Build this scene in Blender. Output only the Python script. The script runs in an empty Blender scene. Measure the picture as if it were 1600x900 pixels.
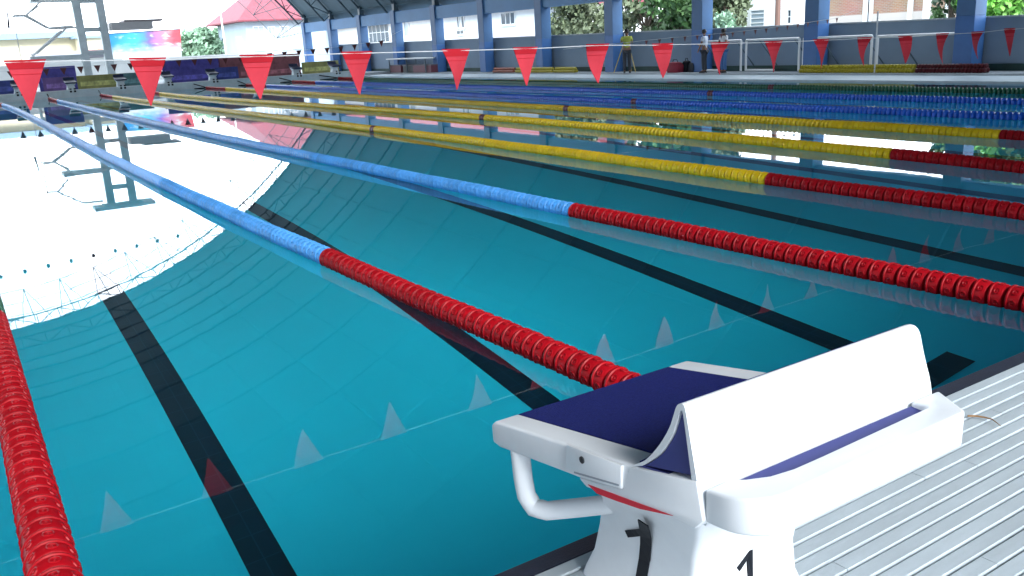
import bpy, bmesh, math, random
import numpy as np
from mathutils import Vector, Matrix, Euler
random.seed(7); rnd = random.Random(11)
S = bpy.context.scene
COL = S.collection
R = math.radians

# ------------------------------------------------------------------ camera
F, YAW, PIT, ROL = 1367.868, 0.5620, 0.2750, 0.0540
CX, CY, H = -0.062, -1.646, 1.691
def cam_axes():
    f = np.array([math.sin(YAW)*math.cos(PIT), math.cos(YAW)*math.cos(PIT), -math.sin(PIT)])
    r = np.array([math.cos(YAW), -math.sin(YAW), 0.0]); d = np.cross(f, r)
    r2 = math.cos(ROL)*r + math.sin(ROL)*d; d2 = -math.sin(ROL)*r + math.cos(ROL)*d
    return np.array([r2, d2, f])
AX = cam_axes(); CAMP = np.array([CX, CY, H])
def ray(u, v): return AX.T @ np.array([(u-800)/F, (v-450)/F, 1.0])
def at_z(u, v, z): d = ray(u, v); return CAMP + (z-H)/d[2]*d
def at_x(u, v, x): d = ray(u, v); return CAMP + (x-CX)/d[0]*d
def at_y(u, v, y): d = ray(u, v); return CAMP + (y-CY)/d[1]*d
cd = bpy.data.cameras.new('camera'); cam = bpy.data.objects.new('camera', cd); COL.objects.link(cam)
cd.sensor_width = 36; cd.lens = 36*F/1600; cd.clip_start = 0.05; cd.clip_end = 3000
m = Matrix(((AX[0][0], -AX[1][0], -AX[2][0]), (AX[0][1], -AX[1][1], -AX[2][1]), (AX[0][2], -AX[1][2], -AX[2][2]))).to_4x4()
m.translation = Vector(CAMP); cam.matrix_world = m
S.camera = cam

# ------------------------------------------------------------------ world, sun, exposure
SUN_EL, SUN_AZ = R(34), R(181)      # low bright overcast light from behind the camera
W = bpy.data.worlds.new('World'); S.world = W; W.use_nodes = True
nt = W.node_tree; nt.nodes.clear()
out = nt.nodes.new('ShaderNodeOutputWorld'); bg = nt.nodes.new('ShaderNodeBackground')
sky = nt.nodes.new('ShaderNodeTexSky'); sky.sky_type = 'NISHITA'; sky.sun_disc = False
sky.sun_elevation = SUN_EL; sky.sun_rotation = SUN_AZ
mix = nt.nodes.new('ShaderNodeMixRGB'); mix.inputs[0].default_value = 0.86
mix.inputs[2].default_value = (11.2, 12.3, 13.6, 1)      # an even white cloud sheet over the sky
nt.links.new(sky.outputs[0], mix.inputs[1]); nt.links.new(mix.outputs[0], bg.inputs[0])
bg.inputs[1].default_value = 0.15
nt.links.new(bg.outputs[0], out.inputs[0])
sl = bpy.data.lights.new('sun', 'SUN'); sl.energy = 1.3; sl.angle = R(22); sl.color = (1.0, 0.985, 0.96)
so = bpy.data.objects.new('sun', sl); COL.objects.link(so)
sd = Vector((math.sin(SUN_AZ)*math.cos(SUN_EL), math.cos(SUN_AZ)*math.cos(SUN_EL), math.sin(SUN_EL)))
so.rotation_euler = sd.to_track_quat('Z', 'Y').to_euler(); so.location = (0, -30, 40)
S.view_settings.view_transform = 'Standard'; S.view_settings.look = 'None'
S.view_settings.exposure = 1.84; S.view_settings.gamma = 1
S.render.engine = 'CYCLES'
S.cycles.max_bounces = 10; S.cycles.transmission_bounces = 8; S.cycles.transparent_max_bounces = 8
S.cycles.diffuse_bounces = 4; S.cycles.glossy_bounces = 4; S.cycles.use_denoising = True

# ------------------------------------------------------------------ materials
MATS = {}
def mat(name, col, rough=0.5, var=0.0, scale=8.0, bump=0.0, bscale=40.0, metal=0.0, spec=0.5, coat=0.0, stretch=None, detail=3, rand=0.0):
    if name in MATS: return MATS[name]
    mm = bpy.data.materials.new(name); mm.use_nodes = True; t = mm.node_tree; p = t.nodes['Principled BSDF']
    p.inputs['Base Color'].default_value = (*col, 1); p.inputs['Roughness'].default_value = rough
    p.inputs['Metallic'].default_value = metal; p.inputs['Specular IOR Level'].default_value = spec
    p.inputs['Coat Weight'].default_value = coat
    if var or bump:
        tc = t.nodes.new('ShaderNodeTexCoord'); mp = t.nodes.new('ShaderNodeMapping')
        t.links.new(tc.outputs['Object'], mp.inputs[0])
        if stretch: mp.inputs['Scale'].default_value = stretch
    if var:
        n = t.nodes.new('ShaderNodeTexNoise'); n.inputs['Scale'].default_value = scale; n.inputs['Detail'].default_value = detail
        n.inputs['Roughness'].default_value = 0.65
        t.links.new(mp.outputs[0], n.inputs['Vector'])
        rp = t.nodes.new('ShaderNodeValToRGB'); rp.color_ramp.elements[0].position = 0.3; rp.color_ramp.elements[1].position = 0.7
        rp.color_ramp.elements[0].color = (*[max(0, c*(1-var)) for c in col], 1)
        rp.color_ramp.elements[1].color = (*[min(1, c*(1+var)) for c in col], 1)
        t.links.new(n.outputs['Fac'], rp.inputs[0]); t.links.new(rp.outputs[0], p.inputs['Base Color'])
    if bump:
        n2 = t.nodes.new('ShaderNodeTexNoise'); n2.inputs['Scale'].default_value = bscale; n2.inputs['Detail'].default_value = 4
        t.links.new(mp.outputs[0], n2.inputs['Vector'])
        b = t.nodes.new('ShaderNodeBump'); b.inputs['Strength'].default_value = bump; b.inputs['Distance'].default_value = 0.01
        t.links.new(n2.outputs['Fac'], b.inputs['Height']); t.links.new(b.outputs[0], p.inputs['Normal'])
    if rand:
        oi = t.nodes.new('ShaderNodeObjectInfo'); mr_ = t.nodes.new('ShaderNodeMapRange'); mr_.inputs['To Min'].default_value = 1-rand; mr_.inputs['To Max'].default_value = 1+rand
        t.links.new(oi.outputs['Random'], mr_.inputs['Value']); hs_ = t.nodes.new('ShaderNodeHueSaturation'); t.links.new(mr_.outputs[0], hs_.inputs['Value'])
        src = p.inputs['Base Color'].links[0].from_socket if p.inputs['Base Color'].links else None
        if src: t.links.new(src, hs_.inputs['Color'])
        else: hs_.inputs['Color'].default_value = (*col, 1)
        t.links.new(hs_.outputs[0], p.inputs['Base Color'])
    MATS[name] = mm; return mm

def water_mat():
    mm = bpy.data.materials.new('pool_water'); mm.use_nodes = True; t = mm.node_tree; p = t.nodes['Principled BSDF']
    p.inputs['Base Color'].default_value = (0.30, 0.97, 1.0, 1); p.inputs['Roughness'].default_value = 0.012
    p.inputs['IOR'].default_value = 1.333; p.inputs['Transmission Weight'].default_value = 1.0
    tc = t.nodes.new('ShaderNodeTexCoord'); n = t.nodes.new('ShaderNodeTexNoise'); n.inputs['Scale'].default_value = 1.6
    n.inputs['Detail'].default_value = 2.5
    b = t.nodes.new('ShaderNodeBump'); b.inputs['Strength'].default_value = 0.035; b.inputs['Distance'].default_value = 0.01
    t.links.new(tc.outputs['Object'], n.inputs['Vector']); t.links.new(n.outputs['Fac'], b.inputs['Height'])
    t.links.new(b.outputs[0], p.inputs['Normal'])
    return mm

def tile_mat(name, col, grout, size=0.25, rough=0.35, var=0.06):
    mm = bpy.data.materials.new(name); mm.use_nodes = True; t = mm.node_tree; p = t.nodes['Principled BSDF']
    tc = t.nodes.new('ShaderNodeTexCoord'); br = t.nodes.new('ShaderNodeTexBrick')
    br.offset = 0; br.inputs['Scale'].default_value = 1/size; br.inputs['Brick Width'].default_value = 1; br.inputs['Row Height'].default_value = 1
    br.inputs['Mortar Size'].default_value = 0.02
    br.inputs['Color1'].default_value = (*col, 1); br.inputs['Color2'].default_value = (*[c*(1-var) for c in col], 1)
    br.inputs['Mortar'].default_value = (*grout, 1)
    t.links.new(tc.outputs['Object'], br.inputs['Vector']); t.links.new(br.outputs['Color'], p.inputs['Base Color'])
    p.inputs['Roughness'].default_value = rough
    MATS[name] = mm; return mm

def brick_mat(name, c1, c2, mortar, w=0.22, h=0.07):
    mm = bpy.data.materials.new(name); mm.use_nodes = True; t = mm.node_tree; p = t.nodes['Principled BSDF']
    tc = t.nodes.new('ShaderNodeTexCoord'); mp = t.nodes.new('ShaderNodeMapping'); mp.inputs['Rotation'].default_value = (R(90), 0, R(90))
    br = t.nodes.new('ShaderNodeTexBrick'); br.inputs['Scale'].default_value = 1
    br.inputs['Brick Width'].default_value = w; br.inputs['Row Height'].default_value = h; br.inputs['Mortar Size'].default_value = 0.012
    br.inputs['Color1'].default_value = (*c1, 1); br.inputs['Color2'].default_value = (*c2, 1); br.inputs['Mortar'].default_value = (*mortar, 1)
    sep = t.nodes.new('ShaderNodeSeparateXYZ'); cmb = t.nodes.new('ShaderNodeCombineXYZ')
    t.links.new(tc.outputs['Object'], sep.inputs[0]); t.links.new(sep.outputs['Y'], cmb.inputs['X']); t.links.new(sep.outputs['Z'], cmb.inputs['Y'])
    t.links.new(cmb.outputs[0], br.inputs['Vector'])
    n = t.nodes.new('ShaderNodeTexNoise'); n.inputs['Scale'].default_value = 0.9; n.inputs['Detail'].default_value = 5
    mx = t.nodes.new('ShaderNodeMixRGB'); mx.blend_type = 'MULTIPLY'; mx.inputs[0].default_value = 0.5
    t.links.new(tc.outputs['Object'], n.inputs['Vector']); t.links.new(br.outputs['Color'], mx.inputs[1]); t.links.new(n.outputs['Color'], mx.inputs[2])
    t.links.new(mx.outputs[0], p.inputs['Base Color']); p.inputs['Roughness'].default_value = 0.9
    MATS[name] = mm; return mm

WHITE = mat('white_plastic', (0.66, 0.69, 0.72), 0.38, 0.045, 6, 0.03, 260, detail=8)
NAVY = mat('navy_grip_mat', (0.009, 0.016, 0.145), 0.9, 0.30, 160, 0.8, 420, spec=0.15, detail=6)
NAVYHARD = mat('navy_liner', (0.022, 0.030, 0.17), 0.6)
BLACK = mat('black_vinyl', (0.007, 0.009, 0.014), 0.6, spec=0.2)
REDV = mat('red_vinyl', (0.55, 0.01, 0.03), 0.5)
SCREW = mat('dark_bolt', (0.08, 0.085, 0.09), 0.4, metal=0.8)
SLAT = mat('slat_plastic', (0.385, 0.445, 0.485), 0.55, 0.09, 9, 0.3, 350, stretch=(0.3, 1.5, 1), detail=8, rand=0.05)
COPE = mat('dark_coping', (0.012, 0.018, 0.04), 0.45, 0.3, 20, 0.2, 200)
RED = mat('red_float', (0.30, 0.003, 0.008), 0.42, 0.14, 4, spec=0.16, rand=0.16)
BLUE = mat('blue_float', (0.07, 0.32, 0.74), 0.38, 0.12, 4, spec=0.35, rand=0.12)
DBLUE = mat('deep_blue_float', (0.008, 0.10, 0.55), 0.32, 0.08, 4)
YEL = mat('yellow_float', (0.68, 0.46, 0.006), 0.38, 0.10, 4, spec=0.35, rand=0.10)
GRN = mat('green_float', (0.004, 0.09, 0.045), 0.35, 0.08, 4)
MARK = mat('dark_marker_float', (0.10, 0.012, 0.03), 0.35)
CABLE = mat('steel_cable', (0.45, 0.46, 0.47), 0.4, metal=0.7)
CORD = mat('white_cord', (0.55, 0.57, 0.59), 0.8, spec=0.1)
FLAG = mat('red_pennant_vinyl', (0.47, 0.040, 0.058), 0.8, 0.10, 5, spec=0.08, rand=0.10)
HEM = mat('red_hem_vinyl', (0.38, 0.014, 0.024), 0.75, spec=0.1)
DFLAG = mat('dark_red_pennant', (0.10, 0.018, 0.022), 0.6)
COLB = mat('blue_column_paint', (0.038, 0.115, 0.255), 0.55, 0.08, 1.5, 0.1, 30)
COLD = mat('deep_blue_plinth_paint', (0.032, 0.115, 0.31), 0.55, 0.10, 1.5)
BEAMB = mat('blue_beam_paint', (0.07, 0.20, 0.39), 0.6, 0.08, 0.8)
STEEL = mat('teal_grey_steel', (0.046, 0.085, 0.115), 0.5, 0.12, 2)
ROOFM = mat('roof_sheet', (0.06, 0.115, 0.15), 0.55, 0.12, 1.0, 0.0, 10)
WALLG = mat('grey_wall_paint', (0.18, 0.245, 0.325), 0.8, 0.07, 0.7, 0.1, 20)
DECKC = mat('concrete_deck', (0.32, 0.36, 0.39), 0.75, 0.15, 1.3, 0.2, 40)
GUTT = mat('pale_gutter_tile', (0.42, 0.52, 0.57), 0.5, 0.08, 4, 0.1, 40)
ENDW = mat('end_wall_tile', (0.58, 0.68, 0.72), 0.45, 0.12, 2.2)
DARKG = mat('dark_green_skirt', (0.012, 0.045, 0.04), 0.7, 0.2, 3)
FLOOR = tile_mat('pool_floor_tile', (0.05, 0.72, 0.95), (0.048, 0.705, 0.935), 0.25, 0.5, 0.015)
PWALL = tile_mat('pool_wall_tile', (0.07, 0.60, 0.80), (0.05, 0.50, 0.68), 0.25, 0.5, 0.05)
LINEM = tile_mat('black_lane_tile', (0.006, 0.014, 0.035), (0.012, 0.03, 0.06), 0.25, 0.5, 0.2)
WATER = water_mat()

# ------------------------------------------------------------------ mesh helpers
class MB:
    def __init__(s): s.b = bmesh.new()
    def box(s, x0, x1, y0, y1, z0, z1):
        vs = [s.b.verts.new(c) for c in ((x0,y0,z0),(x1,y0,z0),(x1,y1,z0),(x0,y1,z0),(x0,y0,z1),(x1,y0,z1),(x1,y1,z1),(x0,y1,z1))]
        for f in ((3,2,1,0),(4,5,6,7),(0,1,5,4),(1,2,6,5),(2,3,7,6),(3,0,4,7)): s.b.faces.new([vs[i] for i in f])
        return s
    def poly(s, pts):
        s.b.faces.new([s.b.verts.new(p) for p in pts]); return s
    def prism(s, pts, vec):
        a = [s.b.verts.new(p) for p in pts]; b = [s.b.verts.new(Vector(p)+Vector(vec)) for p in pts]; n = len(pts)
        s.b.faces.new(a[::-1]); s.b.faces.new(b)
        for i in range(n): s.b.faces.new([a[i], a[(i+1) % n], b[(i+1) % n], b[i]])
        return s
    def rings(s, rings, cap=True, closed=True):
        R_ = [[s.b.verts.new(p) for p in r] for r in rings]; n = len(R_[0])
        for a, b in zip(R_[:-1], R_[1:]):
            for i in range(n if closed else n-1):
                j = (i+1) % n; s.b.faces.new([a[i], a[j], b[j], b[i]])
        if cap: s.b.faces.new(R_[0][::-1]); s.b.faces.new(R_[-1])
        return s
    def tube(s, pts, r, n=8, cap=True):
        pts = [Vector(p) for p in pts]; rs = r if isinstance(r, (list, tuple)) else [r]*len(pts); rings = []
        up = None
        for i, p in enumerate(pts):
            t = (pts[min(i+1, len(pts)-1)] - pts[max(i-1, 0)]).normalized()
            if up is None: up = Vector((0,0,1)) if abs(t.z) < 0.9 else Vector((1,0,0))
            a = t.cross(up); a = a.normalized() if a.length > 1e-6 else Vector((1,0,0)); b = a.cross(t).normalized(); up = b
            rings.append([p + a*math.cos(2*math.pi*k/n)*rs[i] + b*math.sin(2*math.pi*k/n)*rs[i] for k in range(n)])
        return s.rings(rings, cap)
    def lathe(s, prof, n=16, axis='Y', M=None):
        rings = []
        for (r, h) in prof:
            rg = []
            for k in range(n):
                a = 2*math.pi*k/n; c, d = r*math.cos(a), r*math.sin(a)
                v = Vector((c, h, d)) if axis == 'Y' else Vector((c, d, h))
                rg.append(M @ v if M else v)
            rings.append(rg)
        return s.rings(rings, True)
    def mesh(s, name, m=None, smooth=False, bevel=0, seg=2):
        b = s.b
        bmesh.ops.recalc_face_normals(b, faces=b.faces[:])
        if bevel:
            es = [e for e in b.edges if len(e.link_faces) == 2 and e.calc_face_angle(0) > R(25)]
            bmesh.ops.bevel(b, geom=es, offset=bevel, segments=seg, affect='EDGES', profile=0.5, clamp_overlap=True)
        me = bpy.data.meshes.new(name); b.to_mesh(me); b.free()
        if m:
            for x in (m if isinstance(m, (list, tuple)) else [m]): me.materials.append(x)
        if smooth:
            me.polygons.foreach_set('use_smooth', [True]*len(me.polygons))
            try: me.set_sharp_from_angle(angle=R(38))
            except Exception: pass
        return me
def link(name, me, parent=None, loc=None, rot=None):
    o = bpy.data.objects.new(name, me); COL.objects.link(o)
    if parent: o.parent = parent
    if loc is not None: o.location = loc
    if rot is not None: o.rotation_euler = rot
    return o
def part(name, mb, m, parent, smooth=False, bevel=0, seg=2, **k):
    return link(name, mb.mesh(name, m, smooth, bevel, seg), parent, **k)
def tag(o, label, cat, group=None, kind=None):
    o['label'] = label; o['category'] = cat
    if group: o['group'] = group
    if kind: o['kind'] = kind
    return o
def empty(name, loc=(0,0,0), rz=0):
    o = bpy.data.objects.new(name, None); COL.objects.link(o); o.location = loc; o.rotation_euler = (0,0,rz); o.empty_display_size = 0.1; return o
def struct(name, mb, m, **k):
    o = part(name, mb, m, None, **k); o['kind'] = 'structure'; return o

# ------------------------------------------------------------------ dimensions
PX0, PX1, PY0, PY1 = -2.5, 22.75, 0.0, 51.0
ZD = 0.378            # start deck above the water
DEP = -2.9
COLX, ROWY = 26.0, [68.5 - 5.49*i for i in range(15)]

# ------------------------------------------------------------------ ground and pool
g = MB()
B = 900
for (a, b, c, d) in ((-B, PX0-0.3, -B, B), (PX1+0.3, B, -B, B), (PX0-0.3, PX1+0.3, -B, PY0-0.3), (PX0-0.3, PX1+0.3, PY1+0.3, B)):
    g.poly([(a, c, -0.06), (b, c, -0.06), (b, d, -0.06), (a, d, -0.06)])
struct('ground', g, mat('ground_soil', (0.20, 0.21, 0.19), 0.9, 0.25, 0.3))
basin = struct('pool_basin', MB().poly([(PX0, PY0, DEP), (PX1, PY0, DEP), (PX1, PY1, DEP), (PX0, PY1, DEP)]), FLOOR)
w = MB()
w.box(PX0-0.25, PX0, PY0-0.25, PY1+0.25, DEP-0.1, -0.02); w.box(PX1, PX1+0.25, PY0-0.25, PY1+0.25, DEP-0.1, -0.02)
w.box(PX0, PX1, PY0-0.25, PY0, DEP-0.1, 0.25); w.box(PX0, PX1, PY1, PY1+0.25, DEP-0.1, -0.02)
part('basin_wall', w, PWALL, basin)
lm = MB()
lm.box(-0.125, 0.125, 2.0, 49.0, 0, 0.004); lm.box(-0.5, -0.125, 2.0, 2.25, 0, 0.004); lm.box(0.125, 0.5, 2.0, 2.25, 0, 0.004)
lm.box(-0.5, -0.125, 48.75, 49.0, 0, 0.004); lm.box(0.125, 0.5, 48.75, 49.0, 0, 0.004)
lme = lm.mesh('lane_line', LINEM)
for k in range(10): link('lane_line', lme, basin, (-1.33 + 2.5*k, 0, DEP+0.004))
struct('pool_water', MB().poly([(PX0, PY0, 0), (PX1, PY0, 0), (PX1, PY1, 0), (PX0, PY1, 0)]), WATER)

# near deck : concrete bed, dark coping, slatted grating
deck = struct('start_deck', MB().box(-14, 30, -14, -0.0, -0.05, ZD-0.045), mat('dark_bed', (0.12, 0.13, 0.14), 0.8, 0.2, 3))
cp = MB().prism([(-6, 0.0, ZD-0.005), (-6, 0.085, ZD-0.022), (-6, 0.10, ZD-0.045), (-6, 0.10, ZD-0.16), (-6, 0.0, ZD-0.16)], (28.7, 0, 0))
part('coping', cp, COPE, deck, bevel=0.004)
def slat_mesh(L):
    b = MB()
    b.prism([(0, -0.0225, -0.035), (0, -0.0225, -0.006), (0, -0.0218, -0.0005), (0, -0.0200, 0.0012), (0, -0.0182, 0.0), (0, 0.0205, -0.001), (0, 0.0225, -0.004), (0, 0.0225, -0.035)], (L, 0, 0))
    return b.mesh('slat', SLAT)
SL = [slat_mesh(l) for l in (2.4, 3.0, 3.6)]
LEN = (2.4, 3.0, 3.6)
for j in range(44):
    x = -3.0 - rnd.random()*2.4; y = -0.028 - 0.0515*j
    while x < 7:
        k = rnd.randrange(3)
        link('slat', SL[k], deck, (x, y, ZD + rnd.uniform(-0.0008, 0.0008)), (0, 0, rnd.uniform(-0.0003, 0.0003))); x += LEN[k] + 0.003
struct('rear_deck', MB().box(-14, 30, -14, -2.35, ZD-0.044, ZD-0.002), DECKC)

# side deck (right), left deck, far deck
gut = struct('side_gutter', MB().box(PX1, 24.9, -0.2, PY1+0.2, -0.3, 0.05), GUTT, bevel=0.01)
struct('side_deck', MB().box(25.02, 32, -14, 72, -0.3, 0.10), DECKC)
struct('left_deck', MB().box(-30, PX0, -0.0, 72, -0.3, 0.06), DECKC)
struct('far_deck', MB().box(PX0+0.002, 25.0, PY1+0.5, 72, -0.3, 0.20), DECKC)
struct('far_end_wall', MB().box(PX0+0.001, 22.7, PY1, PY1+0.5, -0.3, 0.36), ENDW, bevel=0.02)
part('rim_tile', MB().box(PX0+0.002, 22.699, PY1-0.03, PY1+0.10, 0.362, 0.40), mat('pale_rim', (0.75, 0.80, 0.82), 0.5), bpy.data.objects['far_end_wall'], bevel=0.01)

# ------------------------------------------------------------------ lane ropes
def float_mesh(m):
    """one wheel float: rim, recessed web, hub and six spokes, axis along Y, 0.1 m pitch"""
    b = MB()
    n = 20
    b.lathe([(0.030, -0.046), (0.060, -0.044), (0.074, -0.040), (0.078, -0.034), (0.079, 0.016), (0.0795, 0.022), (0.085, 0.026), (0.086, 0.031), (0.084, 0.036), (0.074, 0.040), (0.055, 0.042), (0.030, 0.044)], n)
    b.lathe([(0.018, -0.052), (0.018, 0.052)], 6)
    for k in range(7):
        a = 2*math.pi*(k+0.3)/7; M = Matrix.Rotation(a, 4, 'Y') @ Matrix.Translation((0.0775, -0.009, 0)) @ Matrix.Rotation(R(90), 4, 'Y')
        b.lathe([(0.021, 0.0), (0.020, 0.0045), (0.016, 0.0050), (0.0125, 0.001), (0.006, 0.0015), (0.004, 0.004)], 8, 'Z', M)
    return b.mesh('float', m, True)
def simple_floats(rope_f, y0, y1, pitch, n=12):
    b = MB(); y = y0
    while y < y1 - 1e-6:
        p, t = rope_f(y)
        M = Matrix.Translation(p) @ Matrix.Rotation(math.atan2(-t[0], t[1]), 4, 'Z')
        h = pitch*0.30
        b.lathe([(0.03, -pitch*0.48), (0.07, -h), (0.085, -h*0.5), (0.085, h*0.5), (0.07, h), (0.03, pitch*0.48)], n, 'Y', M); y += pitch
    return b
FM = {k: float_mesh(v) for k, v in dict(red=RED, blue=BLUE, dblue=DBLUE, yel=YEL, grn=GRN, mark=MARK).items()}
MM = dict(red=RED, blue=BLUE, dblue=DBLUE, yel=YEL, grn=GRN, mark=MARK)
ROPES = {
 1: ([(2,530), (20,640), (60,780), (85,900)], 'grn', 8.0, 'lane rope with red floats nearest the camera, running down the left edge of the photo'),
 2: ([(60,190), (120,218), (260,287), (400,352), (508,403), (650,466), (820,535), (970,598)], 'blue', 11.0, 'blue lane rope with red end that meets the water behind the white starting block'),
 3: ([(250,195), (450,237), (650,278), (900,331), (1200,390), (1600,470)], 'blue', 12.0, 'blue lane rope with red end, between the other blue rope and the nearest yellow rope'),
 4: ([(400,180), (700,215), (1000,254), (1202,283), (1600,332)], 'yel', 11.0, 'nearest of the three yellow lane ropes, with the longest red end'),
 5: ([(400,159), (750,183), (1000,204), (1250,228), (1413,244), (1600,262)], 'yel', 9.0, 'middle of the three yellow lane ropes, with a red end'),
 6: ([(600,147), (892,168), (1200,189), (1400,203), (1568,216)], 'yel', 8.0, 'farthest of the three yellow lane ropes, next to the deep blue ropes'),
 7: ([(800,147), (1000,157), (1300,173), (1600,187)], 'dblue', 0, 'deep blue lane rope next to the yellow ropes, nearer of the two'),
 8: ([(800,133), (1000,141), (1300,152), (1600,164)], 'dblue', 0, 'deep blue lane rope farther from the yellow ropes, beside the green rope'),
 9: ([(700,122), (1000,129), (1300,137), (1600,148)], 'grn', 0, 'dark green lane rope along the right pool edge'),
}
RCURVE = {}
for k, (px, c, yind, lab) in ROPES.items():
    X = 2.5*(k-1); pts = [at_z(u, v, 0.05) for u, v in px]
    P = [(p[1], p[0]) for p in pts if 0 < p[1] < 50] + [(PY1, X)]*2
    if k > 5: P += [(0, X)]
    if k == 1: P += [(0, X - 0.04), (25, X)]
    ys = np.array([a for a, _ in P]); xs = np.array([b for _, b in P])
    co = np.polyfit(ys/50, xs, 3 if k in (2, 3, 4, 5) else 2, w=1/(1+ys/6))
    def rf(y, co=co):
        x = np.polyval(co, y/50); x2 = np.polyval(co, (y+0.05)/50)
        t = Vector((x2-x, 0.05, 0)).normalized(); return Vector((float(x), y, 0.046 + 0.004*math.sin(y*2.1+co[0]))), t
    RCURVE[k] = rf
    root = tag(empty('lane_rope', rf(0.3)[0]), lab, 'lane rope', 'lane ropes across the pool')
    inv = Matrix.Translation(-root.location)
    def add(name, mb, mt, **kk):
        me = mb.mesh(name, mt, True); me.transform(inv); return link(name, me, root)
    add('cable', MB().tube([rf(0.0)[0] + Vector((0, 0.01, 0.02))] + [rf(y)[0] for y in np.linspace(0.3, 50.3, 60)] + [Vector((X, PY1-0.01, 0.10))], 0.006, 5), CABLE)
    far = [rf(50.0)[0], Vector((X, PY1-0.02, 0.26))]; add('anchor_tie', MB().tube(far, 0.03, 5).tube([rf(50.0)[0], Vector((X+0.02, PY1-0.02, 0.0))], 0.03, 5), BLACK)
    marks = {15.6} if k > 3 else set()
    P_ = 0.10
    y = 0.45
    far_stuff = {}
    while y < 50.1:
        yc = 5.08 if k in (1, 6, 7, 8, 9) else {2: 5.12, 3: 5.16, 4: 5.0, 5: 5.05}[k]
        cc = 'red' if (y < yc or y > 46) else c
        near_mark = any(abs(y-mk) < 0.12 for mk in marks)
        if near_mark: cc = 'mark'
        if y < yind:
            p, t = rf(y)
            link('float', FM[cc], root, p - root.location, (rnd.uniform(-.05, .05), rnd.uniform(-.12, .12), math.atan2(-t.x, t.y) + rnd.uniform(-.03, .03)))
        else: far_stuff.setdefault(cc, []).append(y)
        y += P_
    for cc, yy in far_stuff.items():
        b = MB()
        for y in yy:
            p, t = rf(y); M = Matrix.Translation(p) @ Matrix.Rotation(math.atan2(-t.x, t.y), 4, 'Z')
            b.lathe([(0.03, -0.049), (0.072, -0.032), (0.085, -0.02), (0.085, 0.02), (0.072, 0.032), (0.03, 0.049)], 10 if k < 6 else 7, 'Y', M)
        o = add('float_run', b, MM[cc]); o['kind'] = 'stuff'

# ------------------------------------------------------------------ backstroke flags over the near end
FLAGS = [((8,97),(70,95),(48,172)), ((203,93),(258,92),(236,165)), ((376,88),(427,87),(407,155)), ((535,83),(580,82),(562,148)),
 ((692,79),(733,78),(714,140)), ((803,76),(839,75),(823,134)), ((917,71),(951,70),(935,130)), ((1020,70),(1051,69),(1036,122)),
 ((1112,68),(1139,67),(1125,117)), ((1196,66),(1222,65),(1209,113)), ((1272,63),(1295,62),(1283,107)), ((1341,60),(1362,59),(1350,103)),
 ((1405,58),(1425,57),(1415,99)), ((1464,54),(1482,53),(1473,99)), ((1519,51),(1536,50),(1528,92)), ((1570,46),(1586,45),(1578,88))]
YF = 5.08
fl = tag(empty('flag_line', (-2.4, YF, 1.7)), 'white cord with big red triangular pennants hanging across the near end of the pool', 'flag line')
ft = []
for a, b, c in FLAGS: ft += [at_y(*a, YF), at_y(*b, YF)]
cpts = [Vector((-3.2, YF, ft[0][2]+0.02))] + [Vector((p[0], YF, p[2]-0.004)) for p in ft] + [Vector((23.5, YF, 1.62)), Vector((26, YF, 1.75))]
me = MB().tube(cpts, 0.0042, 6).mesh('cord', CORD, True); me.transform(Matrix.Translation(-fl.location)); link('cord', me, fl)
# more pennants left of the frame keep the line complete for reflections
flag_geo = []
for i, (a, b, c) in enumerate(FLAGS): flag_geo.append((at_y(*a, YF), at_y(*b, YF), at_y(*c, YF)))
d0 = flag_geo[1][0] - flag_geo[2][0]
for (A, Bp, T) in flag_geo:
    A, Bp, T = Vector(A), Vector(Bp), Vector(T); ax = (Bp-A); L = ax.length; ax.normalize(); dn = (T-(A+Bp)/2); hgt = dn.length; dn.normalize()
    tw = rnd.uniform(-0.16, 0.16); curl = rnd.uniform(-0.02, 0.035)
    def P(s, t, off=0.0):   # s across 0..1, t down 0..1
        wdt = L*(1-t)*0.5 + 0.004; c = (A+Bp)/2 + dn*hgt*t
        bow = curl*math.sin(math.pi*t) + tw*(s-0.5)*t*(1-t)*1.2 + 0.010*(s-0.5)**2*(1-t)
        return c + ax*(s-0.5)*2*wdt + Vector((0, bow+off, 0))
    def sheet(t0, t1, nt_, off, th):
        b = MB(); rings = []
        for q in range(nt_+1):
            t = t0 + (t1-t0)*q/nt_
            fr = [P(s, t, -off) for s in np.linspace(0, 1, 6)]; bk = [P(s, t, -off+th) for s in np.linspace(1, 0, 6)]; rings.append(fr+bk)
        return b.rings(rings)
    org = (A+Bp)/2
    pn = sheet(0, 1, 10, 0, 0.0025).mesh('pennant', FLAG, True); pn.transform(Matrix.Translation(-org)); po = link('pennant', pn, fl, org - fl.location)
    hm = sheet(-0.035, 0.15, 3, 0.004, 0.0105).mesh('hem', HEM, False); hm.transform(Matrix.Translation(-org)); link('hem', hm, po)
    st = sheet(0.255, 0.27, 1, 0.0015, 0.0045).mesh('stitch_fold', HEM, False); st.transform(Matrix.Translation(-org)); link('stitch_fold', st, po)

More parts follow.
